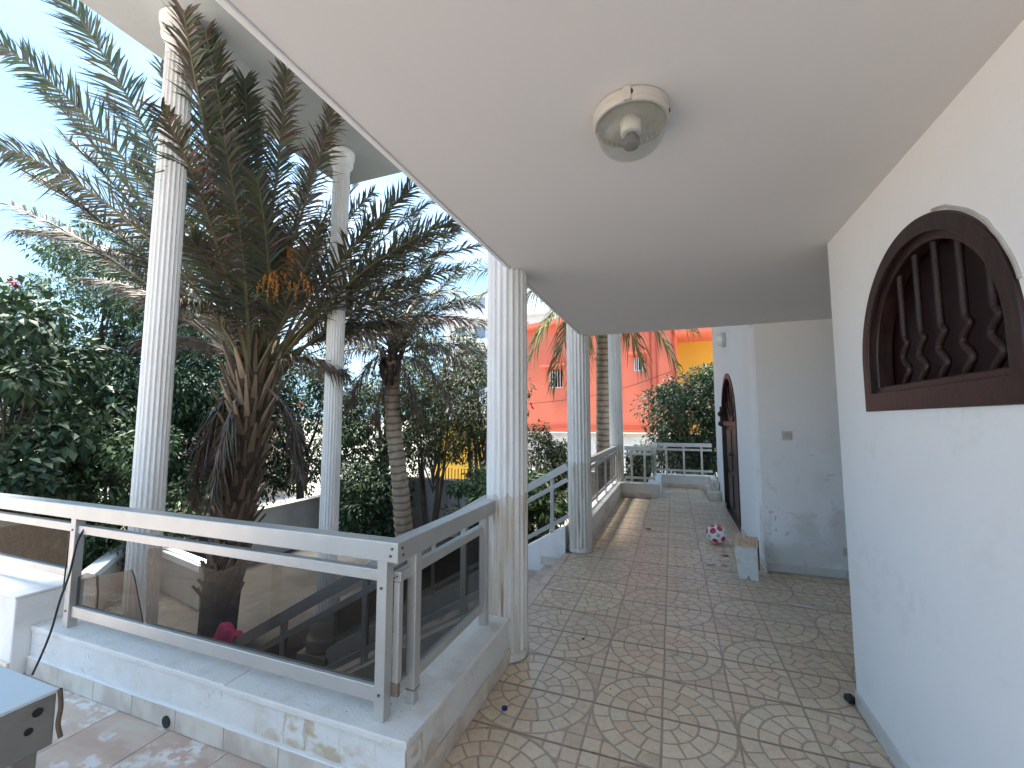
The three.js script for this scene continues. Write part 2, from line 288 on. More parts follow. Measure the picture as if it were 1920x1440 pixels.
  for (let j = -24; j <= 6; j++) for (let i = -3; i <= 7; i++) {
    const x0 = -0.094 + i * PX, z0 = -2.42 + j * PZ, xc = x0 + PX / 2, zc = z0 + PZ / 2;
    const inRecess = zc < -2.7 && zc > -5.1;
    if (i > 2 && !inRecess) continue;
    if (zc < -8.75 && xc < -0.35) continue;
    if (zc < -10.6) continue;
    const m = part('tile', cobbleTiles[Math.floor(R2() * 8)], M.cobble, floor);
    m.position.set(xc, (R2() - 0.5) * 0.0006, zc);
    // the quarter circle sits on the tile corner whose line numbers are even
    const ex = i % 2 === 0 ? 0 : 1, ez = j % 2 === 0 ? 0 : 1;
    m.scale.set(1, 1, 1); m.rotation.y = ex === 0 && ez === 0 ? 0 : ex === 1 && ez === 0 ? -Math.PI / 2 : ex === 1 && ez === 1 ? Math.PI : Math.PI / 2;
    m.rotation.z = (R2() - 0.5) * 0.0016; m.rotation.x = (R2() - 0.5) * 0.0016;
  }
  // pink mottled tiles of the other arm
  const pv = []; for (let v = 0; v < 6; v++) { const g = new RoundedBoxGeometry(0.396, 0.012, 0.396, 1, 0.002); pv.push(uvm(g, [v * 0.53, v * 0.31])); }
  for (let i = 0; i < 13; i++) for (let j = 0; j < 13; j++) {
    const x = -1.335 - i * 0.4, z = -1.31 + j * 0.4;
    if (x < -5.8) continue;
    const m = part('paving_tile', pv[Math.floor(R2() * 6)], j < 2 ? M.pinkPowder : M.pink, floor); m.position.set(x, -0.0062, z); m.rotation.y = Math.floor(R2() * 2) * Math.PI;
  }
}

// ---------- house: walls, ceiling, roof, window, door ----------
const house = thing('house', 'white plastered house with flat covered terrace, dark arched door and window', 'house');
const CE = 2.52;
{
  const W0 = { c: 1.985, a: 0.495, v0: 1.545, sp: 1.75, b: 0.49 };
  const s = rectShape(-3.5, 2.88, 0.002, CE); s.holes.push(archPath(THREE.Path, W0.c, W0.a, W0.v0, W0.sp, W0.b));
  part('wall', extrudeX(s, 0.87, 0.22), M.wall, house);
  part('wall', box(0.83, 2.75, 0.002, CE - 0.002, -5.25, -5.05, 0), M.recess, house);
  part('wall', box(2.6, 2.75, 0.002, CE - 0.002, -5.048, -2.88, 0), M.wall, house);
  part('wall', box(1.092, 2.75, 0.002, CE - 0.002, -2.88, -2.7, 0), M.wall, house);
  const d = { c: 7.55, a: 0.91, v0: 0.004, sp: 1.45, b: 0.80 };
  const f = rectShape(5.252, 9.75, 0.002, 5.79); f.holes.push(archPath(THREE.Path, d.c, d.a, d.v0, d.sp, d.b));
  part('wall', extrudeX(f, 0.83, 0.168), M.wall, house);
  part('unseen_upper_storey', box(1.0, 6, CE + 0.232, 9.8, -9.75, 3.5, 0), M.wall, house);  // unseen storey, made taller to block the sun
  part('wall', box(1.082, 5.5, 0.002, CE + 0.23, -9.75, -9.5, 0), M.wall, house);
  part('ceiling', box(-0.985, 2.75, CE, CE + 0.23, -5.08, 1.55, 0.006), M.ceiling, house);
  part('drip_edge', bar([-0.997, CE + 0.005, -5.08], [-0.997, CE + 0.005, 1.55], 0.022, 0.022, 0.004), M.wall, house);
  part('roof', box(-5.58, 0.998, 5.8, 6.1, -5.95, 1.2, 0.01), M.soffit, house);  // near end carried on out of view to shade the terrace
  part('added_shade_slab', box(-2.15, 0.826, 4.4, 4.6, -12.0, -5.3, 0.01), M.soffit, house);  // added slab, out of view, keeps sun off the far terrace
  // arched window with wavy bars
  const win = new THREE.Group(); win.name = 'window'; house.add(win);
  const fs = archPath(THREE.Shape, W0.c, W0.a - 0.003, W0.v0 + 0.003, W0.sp, W0.b - 0.003); fs.holes.push(archPath(THREE.Path, W0.c, W0.a - 0.055, W0.v0 + 0.075, W0.sp, W0.b - 0.055));
  part('frame', extrudeX(fs, 0.862, 0.05, 0.005), M.darkwood, win);
  { const rv = archPath(THREE.Shape, W0.c, W0.a - 0.004, W0.v0 + 0.004, W0.sp, W0.b - 0.004); rv.holes.push(archPath(THREE.Path, W0.c, W0.a - 0.03, W0.v0 + 0.03, W0.sp, W0.b - 0.03)); part('lining', extrudeX(rv, 0.918, 0.16), M.darkwood, win); }
  const fs2 = archPath(THREE.Shape, W0.c, W0.a - 0.048, W0.v0 + 0.065, W0.sp, W0.b - 0.048); fs2.holes.push(archPath(THREE.Path, W0.c, W0.a - 0.085, W0.v0 + 0.10, W0.sp, W0.b - 0.085));
  part('inner_frame', extrudeX(fs2, 0.885, 0.05, 0.006), M.darkwood, win);
  part('pane', extrudeX(archPath(THREE.Shape, W0.c, W0.a - 0.05, W0.v0 + 0.05, W0.sp, W0.b - 0.05), 0.945, 0.012), M.darkglass, win);
  for (const z of [-2.29, -2.19, -2.065, -1.935, -1.80, -1.665]) {
    if (z === -2.29) continue;
    const top = W0.sp + Math.sqrt(Math.max(0, 1 - ((-z - W0.c) / (W0.a - 0.06)) ** 2)) * (W0.b - 0.06), pts = [[0.905, top, z], [0.905, (top + 1.86) / 2, z], [0.905, 1.87, z]];
    for (let k = 2; k <= 42; k++) { const y = 1.85 - k * 0.0055; pts.push([0.905, y, z + 0.021 * Math.sin(k * 0.3) * Math.min(1, k / 6)]); }
    pts.push([0.905, 1.60, z]);
    part('bar', tube(pts, 0.0115, 110, 8), M.darkwood, win);
  }
  part('broken_plaster_edge', (() => { const pts = []; for (let k = 0; k <= 14; k++) { const a = 0.25 + k * 0.075, jit = 0.005 * (hash(k, 3, 4) - 0.5); pts.push([0.869, W0.sp + Math.sin(a) * (W0.b + 0.012 + jit), -W0.c + Math.cos(a) * (W0.a + 0.012 + jit)]); } return tube(pts, 0.0065, 60, 5); })(), M.coping, house);
  // arched double door
  const door = new THREE.Group(); door.name = 'door'; house.add(door);
  const dfs = archPath(THREE.Shape, d.c, d.a - 0.003, 0.006, d.sp, d.b - 0.003); dfs.holes.push(archPath(THREE.Path, d.c, d.a - 0.075, 0.007, d.sp, d.b - 0.075));
  part('frame', extrudeX(dfs, 0.818, 0.12, 0.004), M.darkwood, door);
  for (const sgn of [-1, 1]) {
    const cu = d.c + sgn * 0.415, leaf = rectShape(cu - 0.41, cu + 0.41, 0.01, 1.45); part('leaf', extrudeX(leaf, 0.885, 0.05, 0.003), M.darkwood, door);
    for (const [v0, v1] of [[0.12, 0.62], [0.72, 1.34]]) part('panel', extrudeX(rectShape(cu - 0.27, cu + 0.27, v0, v1), 0.873, 0.012, 0.008), M.darkwood, door);
  }
  const fan = new THREE.Shape(); fan.absellipse(d.c, 1.46, d.a - 0.08, d.b - 0.085, 0, Math.PI, false);
  part('fanlight', extrudeX(fan, 0.895, 0.02), M.darkglass, door);
  for (const a of [0.5, 1.05, 1.57, 2.1, 2.65]) part('muntin', bar([0.885, 1.47, -d.c], [0.885, 1.46 + Math.sin(a) * (d.b - 0.09), -d.c - Math.cos(a) * (d.a - 0.09)], 0.03, 0.03), M.darkwood, door);
  part('transom', bar([0.86, 1.455, -d.c + d.a - 0.08], [0.86, 1.455, -d.c - d.a + 0.08], 0.06, 0.07), M.darkwood, door);
  part('handle', merge([cyl(0.018, 0.06, [0.85, 0.98, -d.c + 0.05], 'x'), plain(new THREE.SphereGeometry(0.03, 12, 10).translate(0.82, 0.98, -d.c + 0.05))]), M.screw, door);
  part('carved_finial', merge([plain(new THREE.SphereGeometry(0.05, 12, 10).translate(0.80, 1.62, -8.40)), plain(new THREE.SphereGeometry(0.045, 12, 10).translate(0.80, 1.45, -8.42)), box(0.79, 0.83, 1.40, 1.75, -8.46, -8.38)]), M.darkwood, door);
  // skirting tiles
  for (let z = -2.87; z < 1.2; z += 0.335) part('skirting_tile', box(0.858, 0.871, 0.003, 0.082, z, z + 0.332, 0.002), M.skirtPale, house);
  for (let x = 0.835; x < 2.55; x += 0.335) part('skirting_tile', box(x, x + 0.332, 0.003, 0.082, -5.051, -5.038, 0.002), M.skirtPale, house);
  for (let z = -6.6; z < -5.1; z += 0.335) part('skirting_tile', box(0.818, 0.831, 0.003, 0.082, z, z + 0.332, 0.002), M.skirtPale, house);
  for (let z = -9.7; z < -8.6; z += 0.335) part('skirting_tile', box(0.818, 0.831, 0.003, 0.082, z, z + 0.332, 0.002), M.skirtPale, house);
}
// two low tiled steps at the far corner of the house
{
  const t = thing('tiled_steps', 'pair of low tiled steps beside the far corner of the house', 'steps');
  part('step', box(0.60, 0.815, 0.003, 0.15, -10.40, -9.0, 0.006), M.skirt, t); part('step', box(0.70, 0.815, 0.152, 0.30, -10.40, -9.3, 0.006), M.skirt, t);
}

// ---------- fluted columns ----------
function shaftGeo(h, r0, r1, rows = 24) {
  const FL = 20, S = 8, N = FL * S, pos = [], uv = [], idx = [], d = 0.013;
  for (let j = 0; j <= rows; j++) {
    const t = j / rows, r = r0 + (r1 - r0) * t;
    for (let i = 0; i <= N; i++) {
      const a = i / N * Math.PI * 2, f = (i % S) / S, g = f < 0.12 || f > 0.88 ? 0 : Math.pow(Math.sin(Math.PI * (f - 0.12) / 0.76), 0.6);
      const k = 1 + 0.006 * (hash(Math.floor(i / S) % FL, j, 5) - 0.5);
      const rr = (r - d * g * (0.85 + 0.3 * hash(Math.floor(i / S) % FL, Math.floor(j / 3), 8))) * k;
      pos.push(Math.cos(a) * rr, t * h, Math.sin(a) * rr); uv.push(i / N, t * h);
    }
  }
  for (let j = 0; j < rows; j++) for (let i = 0; i < N; i++) { const a = j * (N + 1) + i, b = a + 1, c = a + N + 1, e = c + 1; idx.push(a, c, b, b, c, e); }
  const g = new THREE.BufferGeometry(); g.setAttribute('position', new THREE.Float32BufferAttribute(pos, 3)); g.setAttribute('uv', new THREE.Float32BufferAttribute(uv, 2)); g.setIndex(idx); g.computeVertexNormals(); return g;
}
const colTex = (dirt, s) => tex(512, 2048, (u, v) => {     // column limewash, 6 m tall: vertical weather streaks, splash dirt rubbed into the lowest metre
  const y = v * 6; let c = mix([0.70, 0.69, 0.665], [0.80, 0.795, 0.78], fbm(u, v, 10, 24, 4, s));
  const st = sstep(0.58, 0.80, fbm(u, v, 40, 9, 4, s + 1)); c = mix(c, [0.50, 0.44, 0.37], st * 0.35);
  if (dirt) {
    const e = 0.98 + 0.12 * (fbm(u, v, 24, 4, 2, s + 2) - 0.5), low = y < e ? 1 : 0;
    const a = sstep(0.36, 0.70, fbm(u, v, 26, 14, 5, s + 3)); c = mix(c, [0.56, 0.48, 0.38], low * (0.3 + 0.6 * a));
    const r = sstep(0.60, 0.78, fbm(u, v, 44, 10, 4, s + 4)) * sstep(0.4, 0.6, fbm(u, v, 5, 22, 3, s + 5)); c = mix(c, [0.30, 0.18, 0.10], low * r * 0.9);
  }
  return c;
}, { rx: 1, ry: 1 / 6, clamp: false });
const colDirty = std({ map: colTex(true, 201), roughness: 0.8, bumpMap: rep(grainBump, 1, 1.2), bumpScale: 0.003 });
const colClean = std({ map: colTex(false, 231), roughness: 0.8, bumpMap: rep(grainBump, 1, 1.2), bumpScale: 0.004 });
const capGeo = (r) => plain(new THREE.LatheGeometry([[r * 0.97, -0.02], [r * 0.97, 0.13], [r * 1.04, 0.135], [r * 1.06, 0.15], [r * 1.22, 0.17], [r * 1.33, 0.20], [r * 1.36, 0.28], [r * 1.34, 0.30], [r * 1.44, 0.315], [r * 1.50, 0.34], [r * 1.52, 0.40], [r * 1.50, 0.42], [0.001, 0.421]].map((p) => new THREE.Vector2(...p)), 48));
function column(x, z, y0, label, mat, dirty, yTop = 5.8) {
  const t = thing('fluted_column', label, 'column', [x, y0, z], 0, 'fluted columns of the porch'), capH = 0.42, base = dirty ? 0.05 : 0.62, h = yTop - y0;
  const sh = part('shaft', shaftGeo(h - capH - base + 0.01, 0.139, dirty ? 0.136 : 0.128, 30), mat, t); sh.position.y = base - 0.005;
  const c = part('capital', capGeo(0.13), M.whitewash, t); c.position.y = h - capH;
  if (dirty) part('base', plain(new THREE.LatheGeometry([[0.001, 0.002], [0.141, 0.002], [0.144, 0.012], [0.144, 0.048], [0.139, 0.056], [0.12, 0.057]].map((p) => new THREE.Vector2(...p)), 20)), mat, t);
  else { part('plinth', box(-0.26, 0.26, 0.005, 0.22, -0.26, 0.26, 0.01), M.tanwall, t); part('base', plain(new THREE.LatheGeometry([[0.001, 0.22], [0.235, 0.22], [0.25, 0.26], [0.25, 0.38], [0.235, 0.41], [0.20, 0.42], [0.205, 0.46], [0.195, 0.58], [0.15, 0.605], [0.13, 0.63]].map((p) => new THREE.Vector2(...p)), 40)), M.tanwall, t); }
  return t;
}
column(-4.85, -2.75, GY, 'tall fluted white column half hidden by palm fronds, leftmost of the porch', colClean, false);
column(-4.85, -5.15, GY, 'slim fluted white column between the date palm and the ringed palm trunk', colClean, false);
column(-1.055, -2.72, 0, 'nearest fluted white column, stained brown at the corner railing', colDirty, true);
column(-1.045, -5.06, 0, 'fluted column standing at the far side of the stair opening', colDirty, true);
column(-1.10, -9.10, 0, 'farthest fluted column, behind the low corner of the end parapet', colDirty, true, 4.4);

// ---------- low parapets ----------
const LT = 0.275;
{
  const t = thing('parapet_wall', 'cracked white L-shaped parapet under the nearest railing', 'parapet');
  part('body', merge([box(-3.648, -1.0, -0.01, LT - 0.03, -1.74, -1.5, 0.006), box(-1.22, -1.0, -0.01, LT - 0.03, -2.61, -1.738, 0.006)]), M.plaster, t);
  part('coping', box(-3.647, -1.992, LT - 0.032, LT, -1.745, -1.493, 0.008), M.coping, t);
  { // mitred corner coping
    const s = new THREE.Shape([[-1.986, 1.493], [-0.993, 1.493], [-0.993, 2.60], [-1.225, 2.60], [-1.225, 1.745], [-1.986, 1.745]].map((p) => new THREE.Vector2(...p)));
    const g = new THREE.ExtrudeGeometry(s, { depth: 0.018, bevelEnabled: true, bevelSize: 0.005, bevelThickness: 0.006, bevelSegments: 2 }); g.rotateX(-Math.PI / 2); g.translate(0, LT - 0.026, 0);
    part('coping', uvm(g), M.coping, t);
  }
  for (let x = -3.64; x < -1.1; x += 0.335) part('skirting_tile', box(x, Math.min(x + 0.332, -0.988), 0.002, 0.098, -1.502, -1.486, 0.003), M.skirt, t);
  for (let x = -3.64; x < -1.1; x += 0.335) part('skirting_bead', box(x, Math.min(x + 0.335, -0.985), 0.0985, 0.108, -1.502, -1.484, 0.003), M.whitewash, t);
  for (let z = -2.60; z < -1.52; z += 0.335) part('skirting_tile', box(-1.002, -0.987, 0.002, 0.092, z, Math.min(z + 0.332, -1.50), 0.003), M.skirt, t);
  part('drain_hole', cyl(0.028, 0.01, [-2.36, 0.035, -1.486], 'z', 20), M.black, t);
}
{
  const t = thing('masonry_block', 'higher white masonry block at the left end of the cracked parapet', 'masonry block');
  part('body', box(-6.2, -3.65, 0.002, 0.452, -1.80, -1.42, 0.008), M.whitewash, t);
  part('top', box(-6.2, -3.644, 0.453, 0.468, -1.806, -1.414, 0.006), M.whitewash, t);
  for (let x = -5.66; x < -3.7; x += 0.335) part('skirting_tile', box(x, Math.min(x + 0.332, -3.65), 0.002, 0.098, -1.421, -1.407, 0.003), M.skirt, t);
}
{
  const t = thing('parapet_wall', 'white parapet between the fourth and the farthest column', 'parapet');
  part('body', box(-1.22, -1.0, -0.01, LT - 0.03, -8.95, -5.2, 0.006), M.plaster, t);
  part('coping', box(-1.225, -0.993, LT - 0.032, LT, -8.95, -5.2, 0.008), M.coping, t);
  for (let z = -8.9; z < -5.3; z += 0.335) part('skirting_tile', box(-1.002, -0.987, 0.002, 0.092, z, z + 0.332, 0.003), M.skirt, t);
  const e = thing('parapet_wall', 'stepped cream parapet closing the far end of the terrace', 'parapet');
  part('body', merge([box(-0.998, -0.30, -0.01, LT - 0.03, -9.08, -8.86, 0.006), box(-0.50, -0.28, -0.01, LT - 0.03, -10.5, -9.082, 0.006), box(-0.278, 0.83, -0.01, LT - 0.03, -10.72, -10.5, 0.006)]), M.plaster, e);
  part('coping', box(-0.992, -0.275, LT - 0.032, LT, -9.085, -8.853, 0.008), M.coping, e); part('coping', box(-0.505, -0.273, LT - 0.032, LT, -10.49, -9.087, 0.008), M.coping, e); part('coping', box(-0.505, 0.83, LT - 0.032, LT, -10.725, -10.492, 0.008), M.coping, e);
  for (let x = -0.99; x < -0.4; x += 0.335) part('skirting_tile', box(x, x + 0.332, 0.002, 0.092, -8.862, -8.846, 0.003), M.skirt, e);
  for (let x = -0.27; x < 0.6; x += 0.335) part('skirting_tile', box(x, x + 0.332, 0.002, 0.092, -10.502, -10.486, 0.003), M.skirt, e);
}

// ---------- staircase down to the yard ----------
{
  const t = thing('staircase', 'tan staircase descending from the terrace to the yard between two sloping parapets', 'staircase');
  const rise = 2.0 / 12, run = 0.295;
  for (let k = 1; k < 12; k++) { const x1 = -1.129 - (k - 1) * run, y = -k * rise; part('step', box(x1 - run - 0.02, x1, GY + 0.004, y, -4.94, -2.86, 0.004), M.pink, t); }
  for (let z = -4.9; z < -2.9; z += 0.4) part('landing_tile', box(-1.21, -1.132, -0.014, -0.0006, z, Math.min(z + 0.396, -2.87), 0.002), M.pink, t);
  for (const [z0, z1] of [[-2.858, -2.62], [-5.16, -4.942]]) {
    const s = new THREE.Shape([[-1.20, LT], [-1.20, GY + 0.005], [-4.62, GY + 0.005], [-4.62, GY + 0.32], [-4.55, GY + 0.36]].map((p) => new THREE.Vector2(...p)));
    const g = new THREE.ExtrudeGeometry(s, { depth: z1 - z0, bevelEnabled: false }); g.translate(0, 0, z0);
    part('side_wall', uvm(g), z0 < -4 ? M.whitewash : M.tanwall, t);
  }
  for (let k = 0; k < 11; k++) { const x1 = -1.20 - k * run, y = -k * rise; for (const z of [-4.938, -2.872]) part('skirting_tile', box(x1 - run + 0.004, x1, y - rise + 0.003, y - rise + 0.09, z, z + 0.010, 0.002), M.skirt, t); }
}

// ---------- aluminium railings with smoked glass ----------
const post = (x, z, y0, y1, w = 0.042) => box(x - w / 2, x + w / 2, y0, y1, z - w / 2, z + w / 2, 0.004);
const pane = (pts, axis, at) => {                 // flat pane polygon, 5 mm; axis z: pts are (x, y); axis x: pts are (-z, y)
  const g = new THREE.ExtrudeGeometry(new THREE.Shape(pts.map((p) => new THREE.Vector2(...p))), { depth: 0.001, bevelEnabled: false });
  if (axis === 'x') { g.rotateY(Math.PI / 2); g.translate(at, 0, 0); } else g.translate(0, 0, at);
  return uvm(g);
};
const sheet = (pts, axis, at) => { const s = new THREE.ShapeGeometry(new THREE.Shape(pts.map((p) => new THREE.Vector2(...p)))); if (axis === 'x') { s.rotateY(Math.PI / 2); s.translate(at, 0, 0); } else s.translate(0, 0, at); return uvm(s); };
{
  const t = thing('railing', 'aluminium corner railing on the cracked parapet, its smoked glass broken', 'railing');
  const yT = 0.99, yB = 0.908, xo = -1.085, zo = -1.545, w = 0.075;
  // handrail, mitred at the corner
  const hr = (pts) => { const g = new THREE.ExtrudeGeometry(new THREE.Shape(pts.map((p) => new THREE.Vector2(...p))), { depth: yT - yB - 0.008, bevelEnabled: true, bevelSize: 0.003, bevelThickness: 0.004, bevelSegments: 2 }); g.rotateX(-Math.PI / 2); g.translate(0, yB + 0.004, 0); return uvm(g); };
  part('handrail', hr([[-6.3, -zo + 0.003], [xo - 0.004, -zo + 0.003], [xo - w + 0.003, -zo + w - 0.003], [-6.3, -zo + w - 0.003]]), M.alu, t);
  part('handrail', hr([[xo - 0.003, -zo + 0.004], [xo - 0.003, 2.60], [xo - w + 0.003, 2.60], [xo - w + 0.003, -zo + w - 0.002]]), M.alu, t);
  const zp = -1.572, xp = -1.108;
  part('post', post(-1.165, zp, LT - 0.002, yB + 0.004, 0.05), M.alu, t); part('post', post(-3.42, zp, LT - 0.002, yB + 0.004, 0.05), M.alu, t);
  part('post', post(xp, -1.705, LT + 0.06, yB + 0.004, 0.048), M.alu, t); part('post', post(xp, -2.465, LT - 0.002, yB + 0.004, 0.048), M.alu, t);
  part('post_stub', post(xp, -1.705, LT - 0.004, LT + 0.058, 0.042), M.alu, t);
  part('joint_grime', post(xp, -1.705, LT + 0.055, LT + 0.064, 0.05), M.rust, t);
  part('post', post(-5.6, zp, 0.466, yB + 0.004, 0.05), M.alu, t);
  const zr = -1.578;
  for (const [y0, y1] of [[0.820, 0.868], [0.335, 0.398]]) part('rail', bar([-3.393, (y0 + y1) / 2, zr], [-1.192, (y0 + y1) / 2, zr], 0.036, y1 - y0), M.alu, t);
  for (const [y0, y1] of [[0.826, 0.874], [0.556, 0.602]]) part('rail', bar([-5.573, (y0 + y1) / 2, zr], [-3.447, (y0 + y1) / 2, zr], 0.036, y1 - y0), M.alu, t);
  const xr = -1.125;
  for (const [y0, y1] of [[0.812, 0.856], [0.352, 0.40]]) part('rail', bar([xr, (y0 + y1) / 2, -2.439], [xr, (y0 + y1) / 2, -1.60], 0.036, y1 - y0), y0 < 0.5 ? M.alu : M.alu, t);
  part('rust_end', box(xr - 0.02, xr + 0.02, 0.350, 0.402, -1.61, -1.592, 0.004), M.rust, t);
  part('stile', post(xr, -1.612, 0.40, 0.812, 0.03), M.alu, t);
  // panes: the left bay and the side bay whole, the wide front bay in two shards
  part('glass_pane', sheet([[-5.57, 0.60], [-3.45, 0.60], [-3.45, 0.828], [-5.57, 0.828]], 'z', zr), M.smoked, t);
  part('glass_pane', sheet([[1.63, 0.398], [2.44, 0.398], [2.44, 0.814], [1.63, 0.814]], 'x', xr), M.smoked, t);
  part('glass_shard', sheet([[-3.392, 0.39], [-2.745, 0.39], [-2.80, 0.52], [-2.85, 0.63], [-2.875, 0.665], [-3.02, 0.63], [-3.16, 0.595], [-3.30, 0.60], [-3.392, 0.56]], 'z', zr), M.smoked, t);
  part('glass_shard', sheet([[-2.728, 0.39], [-1.193, 0.39], [-1.193, 0.824], [-2.045, 0.824], [-2.075, 0.778], [-2.14, 0.748], [-2.20, 0.737], [-2.26, 0.741], [-2.32, 0.755], [-2.45, 0.785], [-2.60, 0.805], [-2.68, 0.806], [-2.755, 0.79], [-2.758, 0.70], [-2.742, 0.60], [-2.738, 0.50]], 'z', zr), M.smoked, t);
  part('edge_seal', tube([[-2.875, 0.663, zr + 0.003], [-2.852, 0.63, zr + 0.003], [-2.80, 0.52, zr + 0.003], [-2.747, 0.40, zr + 0.003]], 0.0035, 20, 6), M.black, t);
  part('edge_seal', tube([[-2.62, 0.804, zr + 0.002], [-2.45, 0.785, zr + 0.002], [-2.32, 0.755, zr + 0.002], [-2.20, 0.737, zr + 0.002]], 0.002, 20, 6), M.black, t);
  for (const [x, y] of [[-1.115, 0.965], [-1.122, 0.935]]) part('screw', cyl(0.0055, 0.004, [x, y, zo + 0.001], 'z', 10), M.screw, t);
  for (const [z, y] of [[-1.575, 0.965], [-1.582, 0.935]]) part('screw', cyl(0.0055, 0.004, [xo + 0.001, y, z], 'x', 10), M.screw, t);
  for (const [x, y] of [[-1.165, 0.80], [-1.165, 0.375], [-3.42, 0.842], [-3.42, 0.372]]) part('screw', cyl(0.006, 0.004, [x, y, zp + 0.027], 'z', 10), M.screw, t);
  for (const [y, z] of [[0.835, -1.592]]) for (const dx of [-0.007, 0.007]) part('screw', cyl(0.004, 0.004, [xr + dx, y + dx * 0.5, z + 0.003], 'z', 8), M.screw, t);
}
function stairRail(z, label) {
  const t = thing('stair_railing', label, 'railing', [0, 0, 0], 0, 'sloping railings of the staircase'), f = (x, y) => [x, y + (x + 1.2) * 0.577, z];
  part('handrail', bar(f(-1.19, 0.955), f(-4.62, 0.955), 0.075, 0.085), M.alu, t);
  part('rail', bar(f(-1.19, 0.80), f(-4.62, 0.80), 0.036, 0.05), M.alu, t); part('rail', bar(f(-1.19, 0.37), f(-4.62, 0.37), 0.036, 0.045), M.alu, t);
  for (const x of [-1.38, -2.2, -3.0, -3.8, -4.55]) { const y = (x + 1.2) * 0.577; part('post', post(x, z, y + LT - 0.02, y + 0.925), M.alu, t); }
  const c = (x, y) => [x, y + (x + 1.2) * 0.577];
  part('glass_pane', sheet([c(-1.22, 0.39), c(-4.6, 0.39), c(-4.6, 0.78), c(-1.22, 0.78)], 'z', z), M.smoked, t);
}
stairRail(-2.74, 'near stair railing sloping down behind the broken smoked glass');
stairRail(-5.06, 'far stair railing seen between the nearest column and the next');
function straightRail(t, a, b, nPost) {
  const along = (k, y) => [a[0] + (b[0] - a[0]) * k, y, a[1] + (b[1] - a[1]) * k];
  part('handrail', bar(along(0, 0.948), along(1, 0.948), 0.07, 0.082), M.alu, t);
  part('rail', bar(along(0, 0.84), along(1, 0.84), 0.034, 0.045), M.alu, t); part('rail', bar(along(0, 0.37), along(1, 0.37), 0.034, 0.045), M.alu, t);
  for (let k = 0; k < nPost; k++) { const p = along((k + 0.5) / nPost * 0.96 + 0.02, 0); part('post', post(p[0], p[2], LT - 0.002, 0.91), M.alu, t); }
  const g = new THREE.PlaneGeometry(Math.hypot(b[0] - a[0], b[1] - a[1]) - 0.04, 0.43); g.rotateY(-Math.atan2(b[1] - a[1], b[0] - a[0])); g.translate(...along(0.5, 0.605)); part('glass_pane', uvm(g), M.smoked, t);
}
{
  const t = thing('railing', 'aluminium railing with smoked glass between the fourth and farthest columns', 'railing'); straightRail(t, [-1.11, -5.22], [-1.11, -8.94], 4);
  const e = thing('railing', 'stepped aluminium railing along the far end of the terrace', 'railing'); straightRail(e, [-0.93, -8.97], [-0.41, -8.97], 2); straightRail(e, [-0.39, -9.0], [-0.39, -10.58], 2); straightRail(e, [-0.37, -10.61], [0.80, -10.61], 3);
}

// ---------- lamps, switch, socket ----------
{
  const t = thing('ceiling_lamp', 'round bulkhead lamp with ribbed clear glass bowl on the terrace ceiling', 'lamp', [-0.10, CE, -1.39]);
  const L = (p, n = 48) => plain(new THREE.LatheGeometry(p.map((q) => new THREE.Vector2(...q)), n));
  part('housing', L([[0.001, -0.001], [0.121, -0.001], [0.124, -0.006], [0.123, -0.036], [0.119, -0.044], [0.108, -0.045], [0.107, -0.030], [0.001, -0.028]]), M.plastic, t);
  const bowl = new THREE.LatheGeometry([[0.107, -0.036], [0.108, -0.060], [0.104, -0.085], [0.093, -0.108], [0.074, -0.126], [0.048, -0.137], [0.02, -0.141], [0.0005, -0.1415]].map((q) => new THREE.Vector2(...q)), 96), P = bowl.attributes.position;
  for (let i = 0; i < P.count; i++) { const a = Math.atan2(P.getZ(i), P.getX(i)), k = 1 + 0.012 * Math.sin(a * 32); P.setX(i, P.getX(i) * k); P.setZ(i, P.getZ(i) * k); }
  bowl.computeVertexNormals(); part('glass_bowl', plain(bowl), M.lampglass, t);
  part('bulb_holder', L([[0.001, -0.028], [0.034, -0.028], [0.034, -0.070], [0.026, -0.074], [0.001, -0.074]], 24), M.bulb, t);
  part('bulb', L([[0.001, -0.074], [0.016, -0.076], [0.026, -0.092], [0.029, -0.106], [0.022, -0.121], [0.001, -0.127]], 24), phys({ color: rgb(0.16, 0.16, 0.165), roughness: 0.25 }), t);
  part('lug', merge([box(-0.012, 0.012, -0.046, -0.002, 0.112, 0.130), box(-0.012, 0.012, -0.046, -0.002, -0.130, -0.112)]), M.plastic, t);
  part('screw_hole', cyl(0.008, 0.004, [0.01, -0.02, 0.1235], 'z', 14), M.black, t); part('screw_hole', cyl(0.006, 0.004, [0.121, -0.036, 0.02], 'x', 12), M.black, t);
  const w = thing('wall_lamp', 'small bulkhead lamp on the house wall above the arched door', 'lamp', [0.83, 2.80, -7.55]);
  const g1 = L([[0.001, 0.001], [0.12, 0.001], [0.122, 0.01], [0.12, 0.05], [0.10, 0.055], [0.001, 0.055]], 32); g1.rotateZ(Math.PI / 2); part('housing', g1, M.plastic, w);
  const g2 = L([[0.10, 0.05], [0.10, 0.08], [0.085, 0.12], [0.05, 0.145], [0.001, 0.152]], 32); g2.rotateZ(Math.PI / 2); part('glass_bowl', g2, M.bulb, w);
}
